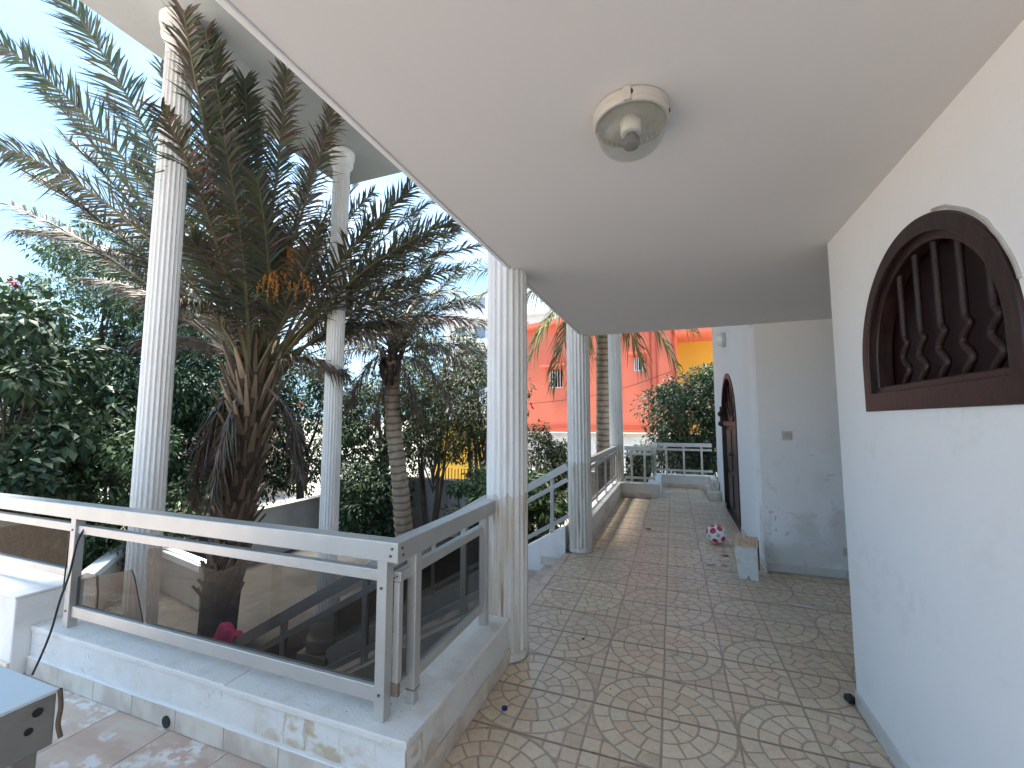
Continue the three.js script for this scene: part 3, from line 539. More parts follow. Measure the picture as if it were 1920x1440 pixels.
{
  const t = thing('light_switch', 'double light switch on the scuffed recess wall', 'switch', [1.078, 1.35, -5.05]);
  part('plate', box(-0.044, 0.044, -0.044, 0.044, 0, 0.010, 0.003), M.plastic, t);
  for (const x of [-0.012, 0.016]) part('rocker', box(x - 0.010, x + 0.010, -0.022, 0.022, 0.0102, 0.015, 0.002), std({ color: rgb(0.45, 0.43, 0.38), roughness: 0.4 }), t);
  const s = thing('wall_socket', 'white wall socket low on the recess wall beside the near wall', 'socket', [1.53, 0.255, -5.05]);
  part('plate', box(-0.04, 0.04, -0.04, 0.04, 0, 0.010, 0.003), M.plastic, s); part('socket_hole', cyl(0.02, 0.004, [0.012, 0, 0.0105], 'z', 20), M.black, s);
}

// ---------- things on the terrace ----------
{
  const t = thing('wooden_stool', 'small wooden stool with pine top and white painted leg beside the wall corner', 'stool', [0.69, 0, -5.0 + 0.02], 0.0);
  t.position.set(0.62, 0.001, -4.66); t.rotation.y = -0.16;
  const L = 0.34, leg = new THREE.Shape([[-0.075, 0], [-0.012, 0], [0.003, 0.045], [0.024, 0], [0.085, 0], [0.085, 0.315], [-0.10, 0.315], [-0.10, 0.20]].map((p) => new THREE.Vector2(...p)));
  const lg = (z) => { const g = new THREE.ExtrudeGeometry(leg, { depth: 0.018, bevelEnabled: false }); g.translate(0, 0, z); return uvm(g); };
  part('leg', lg(-0.05), M.whitewood, t); part('leg', lg(-L + 0.02), M.whitewood, t);
  for (const [z0, z1] of [[-0.105, 0.0], [-0.222, -0.109], [-L, -0.226]]) part('top_plank', box(-0.105, 0.095, 0.316, 0.336, z0, z1, 0.003), M.pinewood, t);
  part('rail', box(-0.102, -0.084, 0.245, 0.314, -L + 0.04, -0.052, 0.003), M.pinewood, t); part('side_board', box(0.087, 0.10, 0.10, 0.314, -L + 0.02, -0.035, 0.003), M.oldwood, t);
}
{
  const R = rng(21), dots = []; const n = 26, ga = Math.PI * (3 - Math.sqrt(5));
  for (let i = 0; i < n; i++) { const y = 1 - (i + 0.5) * 2 / n, r = Math.sqrt(1 - y * y), a = i * ga + 0.6; dots.push([Math.cos(a) * r, y, Math.sin(a) * r, i % 3 === 2 ? 1 : 0, (i % 3 === 2 ? 0.20 : 0.30) * (0.9 + 0.2 * R())]); }
  const t = tex(512, 256, (u, v) => { const th = v * Math.PI, ph = u * 2 * Math.PI, d = [-Math.cos(ph) * Math.sin(th), -Math.cos(th), Math.sin(ph) * Math.sin(th)]; let c = [0.80, 0.76, 0.75]; for (const q of dots) { const a = Math.acos(Math.min(1, d[0] * q[0] + d[1] * q[1] + d[2] * q[2])); if (a < q[4]) c = q[3] ? [0.34, 0.42, 0.38] : [0.50, 0.012, 0.055]; } return c; });
  single('ball', 'white play ball with crimson dots on the tiled floor', 'ball', plain(new THREE.SphereGeometry(0.117, 48, 32)), phys({ map: t, roughness: 0.28, clearcoat: 0.3 }), [0.46, 0.1175, -5.9], 0.4);
}
single('bottle_cap', 'dark blue bottle cap lying on the tiles near the stained column', 'bottle cap', (() => { const g = new THREE.LatheGeometry([[0.001, 0.012], [0.012, 0.012], [0.0145, 0.0105], [0.015, 0.001], [0.013, 0.0005], [0.012, 0.009], [0.001, 0.009]].map((p) => new THREE.Vector2(...p)), 24); return plain(g); })(), std({ color: rgb(0.008, 0.014, 0.16), roughness: 0.35 }), [-0.866, 0.001, -2.2]);
{
  const t = thing('plastic_stick', 'white plastic stick lying on the tiles of the recess', 'stick', [0.935, 0.001, -4.19], 0.0);
  part('handle', tube([[-0.10, 0.006, -0.02], [-0.03, 0.007, -0.004], [0.06, 0.006, 0.016]], 0.0065, 12, 8), M.plastic, t); part('end', tube([[0.055, 0.007, 0.015], [0.08, 0.009, 0.021], [0.10, 0.007, 0.022]], 0.009, 8, 8), M.plastic, t);
}
{
  const scrap = (w, d, s) => { const g = new THREE.PlaneGeometry(w, d, 4, 3), p = g.attributes.position, r = rng(s); for (let i = 0; i < p.count; i++) p.setXYZ(i, p.getX(i) * (0.8 + 0.4 * r()), p.getY(i) * (0.8 + 0.4 * r()), 0.004 + r() * 0.008); g.rotateX(-Math.PI / 2); g.computeVertexNormals(); return plain(g); };
  const S = (c) => std({ color: rgb(...c), roughness: 0.8, side: THREE.DoubleSide });
  single('petal', 'pinkish red scrap on the tiles just in front of the ball', 'scrap', scrap(0.08, 0.05, 1), S([0.55, 0.12, 0.10]), [0.50, 0.001, -5.42]);
  single('petal', 'pale pink scrap on the tiles left of the stool', 'scrap', scrap(0.06, 0.04, 2), S([0.62, 0.36, 0.30]), [0.46, 0.001, -5.06]);
  single('dry_leaf', 'brown dry leaf on the tiles left of the stool', 'leaf', scrap(0.09, 0.025, 3), S([0.16, 0.09, 0.06]), [0.33, 0.001, -5.02], 0.3);
  single('dry_leaf', 'tiny dark leaf on the tiles in the middle of the terrace', 'leaf', scrap(0.02, 0.014, 4), S([0.05, 0.035, 0.03]), [-0.62, 0.001, -3.05], 0.8);
  single('dry_leaf', 'small dark leaf on the tiles far down the terrace', 'leaf', scrap(0.07, 0.05, 5), S([0.10, 0.07, 0.05]), [-0.36, 0.001, -6.35], 0.2);
  single('paper_scrap', 'white paper scrap on the tiles at the far end parapet', 'paper', scrap(0.15, 0.10, 6), S([0.75, 0.74, 0.72]), [-0.13, 0.001, -9.7], 0.5);
  single('paper_scrap', 'tiny white scrap below the scuffed recess wall', 'paper', scrap(0.03, 0.02, 7), S([0.75, 0.74, 0.72]), [1.18, 0.001, -4.75], 0.5);
  single('door_stop', 'small black rubber stop at the foot of the near wall corner', 'door stop', uvm(new RoundedBoxGeometry(0.045, 0.035, 0.05, 3, 0.012)), M.black, [0.845, 0.019, -2.90], 0.3);
  const R = rng(8); const debris = []; for (let i = 0; i < 60; i++) { const g = new THREE.TetrahedronGeometry(0.002 + R() * 0.004); g.rotateX(R() * 6); g.translate(-0.9 + R() * 1.7, 0.003, -1.9 - R() * 7); debris.push(plain(g)); }
  const db = single('floor_grit', 'dark grit scattered over the terrace tiles', 'grit', merge(debris), S([0.06, 0.045, 0.035])); db.userData.kind = 'stuff';
  const chips = []; for (let i = 0; i < 50; i++) { const g = new THREE.TetrahedronGeometry(0.0015 + R() * R() * 0.004); g.rotateX(R() * 6); g.rotateZ(R() * 6); g.scale(1, 0.5, 1); if (R() < 0.6) g.translate(-2.4 + R() * 1.35, LT + 0.001, -1.52 - R() * 0.2); else g.translate(-1.2 + R() * 0.17, LT + 0.001, -1.55 - R() * 1.0); chips.push(plain(g)); }
  const cp = single('coping_grit', 'dark crumbs lying on the coping of the cracked parapet', 'grit', merge(chips), S([0.12, 0.095, 0.075])); cp.userData.kind = 'stuff';
}
single('rubber_strip', 'black rubber strip dangling from the left railing post', 'rubber strip', tube([[-3.335, 0.86, -1.568], [-3.345, 0.80, -1.545], [-3.345, 0.60, -1.515], [-3.36, 0.46, -1.49], [-3.385, 0.30, -1.475], [-3.42, 0.16, -1.455], [-3.455, 0.06, -1.44]], 0.0055, 40, 6), M.black);
single('rubber_strip', 'short black rubber strip behind the left railing post', 'rubber strip', tube([[-3.45, 0.82, -1.55], [-3.452, 0.62, -1.545], [-3.447, 0.48, -1.54]], 0.004, 20, 6), M.black);
{
  const t = thing('metal_table', 'pale blue topped metal table cropped by the lower left corner', 'table', [-2.235, 0, -0.10]);
  const top = std({ color: rgb(0.56, 0.64, 0.69), roughness: 0.3, map: rep(tex(256, 256, (u, v) => { const k = 0.9 + 0.12 * fbm(u, v, 5, 5, 5, 161); return [k, k, k]; }), 1.5) }), grey = std({ color: rgb(0.32, 0.33, 0.33), roughness: 0.45, metalness: 0.3, map: rep(copingTex, 2) });
  part('top', box(-0.6, 0.6, 0.742, 0.752, -0.642, 0.64, 0.004), top, t);
  part('apron', box(0.585, 0.598, 0.607, 0.7415, -0.637, 0.635, 0.003), grey, t); part('apron', box(-0.596, 0.584, 0.607, 0.7415, -0.637, -0.622, 0.003), grey, t); part('apron', box(-0.596, 0.584, 0.607, 0.7415, 0.620, 0.635, 0.003), grey, t);
  for (const [x, z] of [[0.555, -0.59], [-0.56, -0.59], [0.555, 0.59], [-0.56, 0.59]]) part('leg', box(x - 0.025, x + 0.025, 0.002, 0.7405, z - 0.025, z + 0.025, 0.004), grey, t);
  part('torn_edging', (() => { const g = tube([[0.601, 0.75, -0.641], [0.604, 0.70, -0.645], [0.602, 0.655, -0.643], [0.608, 0.62, -0.648]], 0.006, 16, 5); return g; })(), M.rust, t);
  part('bolt_hole', cyl(0.011, 0.004, [0.5985, 0.712, -0.60], 'x', 18), M.black, t); part('bolt_hole', cyl(0.009, 0.004, [0.5985, 0.672, -0.585], 'x', 18), M.black, t);
}
{ // pink cloth hung over the stair handrail
  const g = new THREE.PlaneGeometry(0.36, 0.62, 24, 36), p = g.attributes.position, f = (x) => (x + 1.2) * 0.577;
  for (let i = 0; i < p.count; i++) {
    const u = p.getX(i), v = p.getY(i), s = Math.abs(v), side = v > 0 ? -1 : 1, x = -3.70 + u * (1 - 0.18 * s) + 0.03 * Math.sin(v * 11 + u * 7);
    const top = 0.003 + Math.min(s, 0.045), drop = Math.max(0, s - 0.045), fold = 0.018 * Math.sin(u * 42 + v * 5) * Math.min(1, drop * 8);
    p.setXYZ(i, x, f(x) + 1.012 - drop + 0.17 * Math.exp(-Math.pow((u + 0.03 * Math.sin(v * 30)) / 0.11, 2)) * Math.exp(-drop * 5) + 0.02 * Math.sin(u * 60), -2.74 + side * (Math.min(s, 0.045) + 0.004 + 0.05 * drop) + fold);
  }
  g.computeVertexNormals();
  single('pink_cloth', 'bright pink cloth hanging over the near stair handrail', 'cloth', plain(g), std({ color: rgb(0.66, 0.045, 0.16), roughness: 0.8, side: THREE.DoubleSide }));
}

// ---------- palms ----------
// each frond: control point and tip of its rib, and how dry it is (0 green .. 1 dead)
const F1=[ [[-6.18,5.4,-3.33],[-6.58,6.54,-2.43],0],[[-6.45,5.33,-3.23],[-7.36,5.98,-2.19],0],[[-7.14,4.93,-3.44],[-8.29,5.12,-2.56],0.3],[[-7.87,4.54,-4.06],[-9.99,4.63,-3.47],1],[[-7.56,3.76,-4.46],[-9.68,4.01,-4.18],1],[[-5.21,4.47,-3.35],[-4.17,5.31,-2.37],0.35],[[-5.16,4.15,-3.4],[-4.3,4.36,-2.31],0.6],[[-5.28,4.91,-3.71],[-4.59,5.68,-2.83],0.1],[[-4.94,4.45,-4.09],[-4.02,5.52,-3.37],0.5],[[-4.84,4.26,-4.36],[-3.81,5.39,-3.9],0.6],[[-4.36,3.84,-4.48],[-2.72,4.47,-4.28],0.2],[[-4.29,3.81,-4.61],[-2.27,4.12,-4.7],0.3],[[-4.37,3.73,-4.8],[-2.43,3.96,-5.3],0.4],[[-4.6,3.6,-5.7],[-2.95,3.15,-6.5],1],[[-6.07,4.81,-4.39],[-6.38,6.49,-4.44],0],[[-6.29,5.62,-4.98],[-6.95,7.42,-5.21],0],[[-5.96,5.27,-5.35],[-6.03,6.77,-5.83],0],[[-5.61,4.95,-5.62],[-5.43,6.19,-6.32],0],[[-7.16,4.81,-4.73],[-8.56,6.77,-4.88],0],[[-7.89,4.35,-4.71],[-9.87,5.47,-4.72],0.2],[[-7.12,3.1,-4.47],[-7.85,2.76,-4.23],1],[[-5.3,2.72,-4.97],[-4.63,2.22,-5.17],1],[[-5.76,3.18,-4.01],[-5.62,2.98,-3.33],0.6],[[-4.97,3.44,-4.17],[-4.39,4.3,-3.35],0.1],[[-5.12,3.52,-3.9],[-4.44,4.53,-2.99],0.3],[[-4.87,3.21,-4.45],[-4.1,3.98,-4.02],0.4],[[-4.74,3.38,-5.12],[-3.21,4.02,-6.07],0.3],[[-6.59,1.89,-4.36],[-6.65,0.24,-4.38],1],[[-6.27,1.73,-4.38],[-6.28,0.33,-4.4],1],[[-5.41,1.74,-5.03],[-5.44,0.75,-5.11],1] ];
const F2=[ [[-6.93,4.64,-8.9],[-7.01,5.67,-8.24],0.3],[[-7.27,4.09,-8.83],[-8.03,4.49,-7.97],0.5],[[-6.23,4.64,-9.17],[-5.54,5.67,-8.79],0.2],[[-5.84,4.64,-9.31],[-4.57,4.52,-9.37],0.3],[[-5.74,3.82,-9.43],[-4.45,3.24,-9.75],0.9],[[-5.88,3.4,-9.41],[-5.34,1.9,-9.75],1],[[-7.29,3.4,-8.88],[-7.79,1.9,-8.83],1],[[-7.95,3.9,-9.02],[-8.86,2.77,-8.89],0.9],[[-7.09,4.87,-9.68],[-7.14,6.8,-9.91],0],[[-7.78,4.92,-9.63],[-8.86,6.51,-9.72],0],[[-6.38,4.77,-10.17],[-5.62,6.19,-10.97],0],[[-6.93,2.72,-9.08],[-7.23,1.35,-9.1],1],[[-6.41,2.86,-9.26],[-6.06,1.62,-9.51],1],[[-6.14,3.99,-8.83],[-5.32,4.29,-8.25],0.4],[[-7.02,3.47,-8.55],[-7.07,3.32,-7.69],0.6] ];
const F3=[ [[-2.84,5.52,-11.43],[-3.7,2.93,-10.91],0.2],[[-2.57,5.22,-11.56],[-2.97,2.5,-11.23],0.3],[[-3.35,6.27,-11.6],[-5.19,4.98,-10.81],0.1],[[-3.66,6.66,-12.09],[-6.4,6.06,-11.76],0],[[-0.87,5.52,-12.16],[0.17,2.93,-12.36],0.3],[[-0.76,6.03,-12.8],[0.66,4.15,-13.51],0.1],[[-1.28,5.16,-11.83],[-0.69,2.88,-11.62],0.25],[[-2.12,4.87,-11.54],[-2.46,2.34,-11.22],0.4],[[-3,6.66,-12.77],[-5.32,4.8,-12.71],0.1],[[-1.11,6.66,-13.47],[0.11,5.49,-14.68],0],[[-1.86,6.99,-12.73],[-2.03,8.43,-13.18],0],[[-1.41,6.27,-11.89],[-0.63,6.55,-11.09],0],[[-2.39,6.42,-11.51],[-3.22,6.28,-10.15],0] ];
F1.push( [[-4.6,4.41,-5.37],[-3.34,5.24,-5.91],0.3],[[-4.52,4.08,-5.42],[-3.19,4.63,-6.02],0.3],[[-4.79,3.99,-5.33],[-3.69,4.46,-5.85],0.2],[[-4.95,3.69,-5.42],[-3.94,3.91,-6.02],0.4],[[-4.61,3.59,-5.62],[-3.27,3.72,-6.39],0.5],[[-5.22,4.17,-5.27],[-4.46,4.81,-5.74],0.2],[[-5.39,4.5,-5.3],[-4.74,5.45,-5.79],0.3],[[-5.63,4.75,-5.3],[-5.17,5.94,-5.8],0.4],[[-5.12,3.26,-5.4],[-4.26,3.11,-5.97],0.8],[[-4.83,3.34,-5.61],[-3.68,3.24,-6.39],0.9],[[-7.4,4.31,-3.74],[-8.33,4.93,-2.99],0.2],[[-7.27,4.69,-3.87],[-8.16,5.62,-3.21],0.1],[[-7.05,5.03,-4.04],[-7.8,6.27,-3.5],0],[[-7.05,4.88,-3.58],[-7.61,5.82,-2.75],0.1],[[-6.92,4.52,-4.19],[-7.57,5.38,-3.77],0.1],[[-7.7,4.11,-3.76],[-8.91,4.62,-3.02],0.5],[[-7.37,4.14,-4.12],[-8.41,4.7,-3.63],0.4],[[-7.2,3.86,-4.33],[-8.12,4.2,-4],0.6],[[-5.84,4.8,-5.1],[-5.59,6.01,-5.42],0.2],[[-5.35,4.84,-3.98],[-4.75,5.64,-3.41],0.1],[[-5.48,4.69,-3.83],[-4.92,5.35,-3.16],0.2],[[-6.06,5.02,-3.82],[-5.94,6,-3.15],0.1] );
F2.push( [[-7.46,5.6,-8.53],[-7.94,5.98,-7.97],0.2],[[-6.96,6.05,-8.67],[-7.05,6.77,-8.24],0.1],[[-6.32,6.06,-9.03],[-5.92,6.8,-8.87],0.1],[[-5.76,5.79,-9.26],[-4.92,6.33,-9.29],0.2],[[-5.49,5.34,-9.41],[-4.44,5.52,-9.54],0.3],[[-7.34,4.75,-8.53],[-7.71,4.47,-7.98],0.5],[[-5.51,4.74,-9.46],[-4.47,4.45,-9.63],0.5],[[-7.85,4.33,-8.5],[-8.63,3.73,-7.92],0.7],[[-5.73,3.85,-9.57],[-4.86,2.86,-9.84],0.9],[[-7.91,5.81,-9.4],[-8.86,6.43,-9.52],0.1],[[-6.46,5.81,-9.94],[-6.11,6.43,-10.55],0.1] );
const V = (a) => new THREE.Vector3(...a);
function frond(base, ctrl, tip, dead, R, { leaf = 0.42, n = 74, width = 0.024, green = [0.075, 0.095, 0.060], brown = [0.16, 0.128, 0.10], hang = 0.15, rib = 0.026, bare = 0.2, roll = 0 } = {}) {
  const c = new THREE.QuadraticBezierCurve3(V(base), V(ctrl), V(tip)), pos = [], col = [], q = new THREE.Vector3(), T = new THREE.Vector3(), S = new THREE.Vector3(), N = new THREE.Vector3(), up = new THREE.Vector3(0, 1, 0);
  const L = c.getLength(), tri = (a, b, d, k) => { for (const p of [a, b, d]) pos.push(p.x, p.y, p.z); for (let i = 0; i < 3; i++) col.push(...k); };
  const ribCol = mix([0.15, 0.15, 0.075], [0.22, 0.165, 0.115], dead);
  // rib: tapered three-sided stalk
  const seg = 14, ringAt = [];
  const frame = (t) => { c.getPoint(t, q); c.getTangent(t, T); S.crossVectors(T, up); if (S.lengthSq() < 1e-4) S.set(1, 0, 0); S.normalize(); if (roll) S.applyAxisAngle(T, roll); N.crossVectors(S, T).normalize(); };
  for (let i = 0; i <= seg; i++) { const t = i / seg; frame(t); const r = rib * (1 - 0.88 * Math.pow(t, 0.7)) + 0.002; ringAt.push([0, 1, 2, 3].map((k) => { const a = k * Math.PI / 2 + 0.8; return q.clone().addScaledVector(S, Math.cos(a) * r * 1.25).addScaledVector(N, Math.sin(a) * r * 0.8); })); }
  for (let i = 0; i < seg; i++) for (let k = 0; k < 4; k++) { const a = ringAt[i][k], b = ringAt[i][(k + 1) % 4], d = ringAt[i + 1][k], e = ringAt[i + 1][(k + 1) % 4]; tri(a, b, d, ribCol); tri(b, e, d, ribCol); }
  const broken = dead > 0.5 ? R() * 0.4 : R() * 0.12;
  for (let i = 0; i < n; i++) for (const s of [-1, 1]) {
    if (R() < broken * 0.6) continue;
    const t = bare + (1 - bare) * (i + R() * 0.6) / n; frame(Math.min(t, 0.999));
    const env = Math.min(1, (t - bare) * 7 + 0.35) * (1 - 0.55 * Math.pow(t, 5)), len = leaf * env * (0.8 + 0.35 * R()), fw = 0.62 + 0.35 * t + (R() - 0.5) * 0.28, lift = 0.28 + (R() - 0.5) * 0.75 - dead * 0.25;
    const d = new THREE.Vector3().addScaledVector(S, s * Math.cos(fw)).addScaledVector(T, Math.sin(fw)).addScaledVector(N, lift).normalize();
    const hg = hang + dead * 0.75 * R() + 0.1 * R(), w = width * (0.75 + 0.4 * R());
    const wd = new THREE.Vector3().crossVectors(d, N).normalize().applyAxisAngle(d, (R() - 0.5) * 1.4);
    const m = q.clone().addScaledVector(d, len * 0.5); m.y -= hg * len * 0.22;
    const e = q.clone().addScaledVector(d, len * (1 - hg * 0.2)); e.y -= hg * len * 0.95; e.x += (R() - 0.5) * 0.05 * dead; e.z += (R() - 0.5) * 0.05 * dead;
    const dry = Math.min(1, Math.max(0, dead + (R() - 0.5) * 0.5)), k = mix(green, brown, dry).map((x) => x * (0.7 + 0.6 * R()));
    const b0 = q.clone().addScaledVector(wd, w * 0.35), b1 = q.clone().addScaledVector(wd, -w * 0.35), m0 = m.clone().addScaledVector(wd, w * 0.5), m1 = m.clone().addScaledVector(wd, -w * 0.5);
    tri(b0, b1, m0, k); tri(b1, m1, m0, k); tri(m0, m1, e, k);
  }
  const g = new THREE.BufferGeometry(); g.setAttribute('position', new THREE.Float32BufferAttribute(pos, 3)); g.setAttribute('color', new THREE.Float32BufferAttribute(col, 3)); g.computeVertexNormals(); return g;
}
const colored = (g, c) => { g = plain(g); const a = new Float32Array(g.attributes.position.count * 3); for (let i = 0; i < a.length; i += 3) { const k = typeof c === 'function' ? c(g.attributes.position.getX(i / 3), g.attributes.position.getY(i / 3), g.attributes.position.getZ(i / 3)) : c; a[i] = k[0]; a[i + 1] = k[1]; a[i + 2] = k[2]; } g.setAttribute('color', new THREE.BufferAttribute(a, 3)); return g; };
{
  const t = thing('date_palm', 'big date palm with shaggy trunk and orange fruit behind the broken railing', 'palm tree'), R = rng(301), crown = [-6.12, 2.24, -4.82];
  const axis = new THREE.CatmullRomCurve3([[-6.95, -2.05, -5.05], [-6.82, -1.3, -4.99], [-6.44, 0.57, -4.91], [-6.22, 1.6, -4.85], [-6.10, 2.45, -4.82]].map(V));
  part('trunk', (() => { const c = axis, g = new THREE.TubeGeometry(c, 24, 0.27, 14, false); return plain(g); })(), M.palmbark, t);
  // boots: old leaf bases in a spiral
  const q = new THREE.Vector3(), boots = 190;
  for (let i = 0; i < boots; i++) {
    const f = i / boots, u = 0.16 + 0.84 * f; axis.getPointAt(Math.min(1, u), q); const a = i * 2.399, len = (0.20 + 0.42 * Math.pow(f, 1.6)) * (0.6 + 0.8 * R()), w = 0.05 * (0.8 + 0.4 * R());
    const out = new THREE.Vector3(Math.cos(a), 0, Math.sin(a)), lean = 0.30 + 0.45 * R() - 0.1 * f, tip = q.clone().addScaledVector(out, 0.25 + len * Math.sin(lean)); tip.y += len * Math.cos(lean); const bs = q.clone().addScaledVector(out, 0.22); bs.y -= 0.06;
    const g = new RoundedBoxGeometry(w * 1.9, 0.045, 1, 1, 0.012), p = g.attributes.position; for (let k = 0; k < p.count; k++) { const s = 1 - 0.72 * (p.getZ(k) + 0.5); p.setX(k, p.getX(k) * s); p.setY(k, p.getY(k) * (0.6 + 0.4 * s)); }
    const o = new THREE.Object3D(); o.position.copy(bs).add(tip).multiplyScalar(0.5); o.scale.set(1, 1, bs.distanceTo(tip)); o.up.copy(out); o.lookAt(tip); o.updateMatrix(); g.applyMatrix4(o.matrix); g.computeVertexNormals();
    const tone = 0.55 + 0.8 * R(), young = f > 0.62 ? 1 : 0.75; part('leaf_base', uvm(colored(g, [0.20 * tone * young, 0.145 * tone * young, 0.095 * tone * young])), M.boot, t);
  }
  F1.forEach(([ctrl, tip, dead], i) => { const b = [crown[0] + (R() - 0.5) * 0.36, crown[1] - 0.1 + (R() - 0.5) * 0.3, crown[2] + (R() - 0.5) * 0.36]; part('frond', frond(b, ctrl, tip, dead, R, { leaf: i < 3 ? 0.58 : 0.5, n: 130, width: 0.026, roll: i < 3 ? [1.15, 1.0, 0.8][i] : (R() - 0.5) * 1.1, hang: 0.12, rib: 0.034, bare: 0.26 }), M.leaf, t); });
  for (let k = 0; k < 26; k++) {                  // inner and rear fronds
    const a = k * 2.399 + 0.3; if (Math.cos(a) > 0.7 && Math.sin(a) > -0.6) continue;
    const el = 0.55 + 0.9 * R(), L = 2.6 + 1.3 * R(), h = Math.cos(el), ox = Math.cos(a) * h, oz = Math.sin(a) * h - 0.25, oy = Math.sin(el);
    const c1 = [crown[0] + ox * L * 0.55, crown[1] + oy * L * 0.62, crown[2] + oz * L * 0.55], tp = [crown[0] + ox * L, crown[1] + oy * L * 0.75, crown[2] + oz * L];
    part('frond', frond([crown[0] + (R() - 0.5) * 0.3, crown[1] - 0.1, crown[2] + (R() - 0.5) * 0.3], c1, tp, R() * 0.45, R, { leaf: 0.48, n: 96, bare: 0.3, width: 0.026, roll: (R() - 0.5) * 1.4 }), M.leaf, t);
  }
  // fruit: stalked bunches of small orange dates
  for (const [x, y, z] of [[-5.05, 3.92, -4.0], [-4.75, 3.42, -4.35], [-5.02, 3.36, -4.15], [-5.45, 3.78, -4.1], [-4.95, 3.72, -4.3]]) {
    const pos = [], strands = 26; const list = [tube([[crown[0], crown[1], crown[2]], [(x + crown[0]) / 2, y + 0.1, (z + crown[2]) / 2], [x, y + 0.2, z]], 0.014, 14, 5)];
    const dates = [];
    for (let s = 0; s < strands; s++) { const a = R() * 6.28, sp = 0.05 + 0.16 * R(), ln = 0.18 + 0.28 * R(), ex = x + Math.cos(a) * sp, ez = z + Math.sin(a) * sp; list.push(tube([[x, y + 0.2, z], [x + Math.cos(a) * sp * 0.7, y + 0.15, z + Math.sin(a) * sp * 0.7], [ex, y + 0.15 - ln, ez]], 0.0035, 6, 3)); for (let d = 0; d < 9; d++) { const k = 0.25 + 0.75 * d / 9, g = new THREE.SphereGeometry(0.012 + 0.005 * R(), 6, 4); g.scale(1, 1.35, 1); g.translate(x + (ex - x) * Math.min(1, k * 1.25) + (R() - 0.5) * 0.03, y + 0.18 - ln * k * k, z + (ez - z) * Math.min(1, k * 1.25) + (R() - 0.5) * 0.03); dates.push(plain(g)); } }
    const b = part('fruit_bunch', merge(list), std({ color: rgb(0.34, 0.20, 0.05), roughness: 0.5 }), t); part('dates', merge(dates), std({ color: rgb(0.36, 0.15, 0.03), roughness: 0.4 }), b).userData.kind = 'stuff';
  }
}
function ringTrunk(pts, r0, r1, rings) {           // trunk with raised leaf scars
  const c = new THREE.CatmullRomCurve3(pts.map(V)), seg = rings * 4, rad = 12, g = new THREE.TubeGeometry(c, seg, 1, rad, false), P = g.attributes.position, q = new THREE.Vector3(), col = new Float32Array(P.count * 3);
  for (let i = 0; i <= seg; i++) { c.getPointAt(i / seg, q); const ph = i % 4, r = (r0 + (r1 - r0) * i / seg) * (ph === 0 ? 1.06 : ph === 1 ? 0.94 : 1) * (1 + 0.06 * (hash(i >> 2, 1, 2) - 0.5)); for (let j = 0; j <= rad; j++) { const k = i * (rad + 1) + j; P.setXYZ(k, q.x + (P.getX(k) - q.x) * r, q.y + (P.getY(k) - q.y) * r + 0.02 * (hash(i >> 2, j % rad, 4) - 0.5), q.z + (P.getZ(k) - q.z) * r); const t = (0.8 + 0.4 * hash(i >> 2, j % rad, 6)), s = ph === 1 ? [0.13, 0.10, 0.075] : [0.38, 0.30, 0.225]; col.set(s.map((x) => x * t), k * 3); } }
  g.setAttribute('color', new THREE.BufferAttribute(col, 3)); g.computeVertexNormals(); return g;
}
{
  const t = thing('palm_tree', 'slender palm with pale ringed trunk and dead hanging fronds right of the slim column', 'palm tree'), R = rng(311), crown = [-6.88, 3.25, -9.37];
  part('trunk', ringTrunk([[-6.55, -2.3, -9.88], [-6.68, -1.44, -9.77], [-6.75, -0.05, -9.62], [-6.92, 1.35, -9.53], crown], 0.25, 0.165, 30), M.ringbark, t);
  for (const [c, tp, dead] of F2) part('frond', frond([crown[0] + (R() - 0.5) * 0.2, crown[1] + (R() - 0.5) * 0.3, crown[2] + (R() - 0.5) * 0.2], c, tp, dead, R, { leaf: 0.6, n: 72, width: 0.03, hang: 0.35, bare: 0.14 }), M.leaf, t);
  for (let k = 0; k < 16; k++) { const a = k * 2.399, L = 2.2 + R(), el = 0.2 + R() * 1.1, h = Math.cos(el); part('frond', frond(crown, [crown[0] + Math.cos(a) * h * L * 0.6, crown[1] + Math.sin(el) * L * 0.7, crown[2] + Math.sin(a) * h * L * 0.6], [crown[0] + Math.cos(a) * h * L * 1.1, crown[1] + Math.sin(el) * L * 0.6 - 0.3, crown[2] + Math.sin(a) * h * L * 1.1], R() * 0.5, R, { leaf: 0.5, n: 46, width: 0.03, hang: 0.35, bare: 0.14 }), M.leaf, t); }
  for (let k = 0; k < 18; k++) { const a = k * 2.399, r = 0.16, y = 2.6 + 0.7 * R(); part('leaf_base', tube([[crown[0] + Math.cos(a) * r, y - 0.2, crown[2] + Math.sin(a) * r], [crown[0] + Math.cos(a) * (r + 0.1), y + 0.05, crown[2] + Math.sin(a) * (r + 0.1)], [crown[0] + Math.cos(a) * (r + 0.16), y + 0.35, crown[2] + Math.sin(a) * (r + 0.16)]], 0.045, 6, 5), M.palmbark, t); }
}
{
  const t = thing('coconut_palm', 'coconut palm with grey ringed trunk beyond the far columns, fronds over the orange house', 'palm tree'), R = rng(321), crown = [-1.84, 5.41, -12.46];
  part('trunk', ringTrunk([[-2.02, -2.3, -13.1], [-1.99, -1.58, -13.04], [-1.94, 0.7, -12.85], [-1.89, 2.9, -12.67], crown], 0.24, 0.17, 46), M.ringbark, t);
  for (const [c, tp, dead] of F3) part('frond', frond([crown[0] + (R() - 0.5) * 0.2, crown[1] + (R() - 0.5) * 0.2, crown[2] + (R() - 0.5) * 0.2], c, tp, dead, R, { leaf: 0.85, n: 70, width: 0.042, hang: 0.55, bare: 0.16, green: [0.14, 0.18, 0.05], brown: [0.25, 0.21, 0.07] }), M.leaf, t);
}

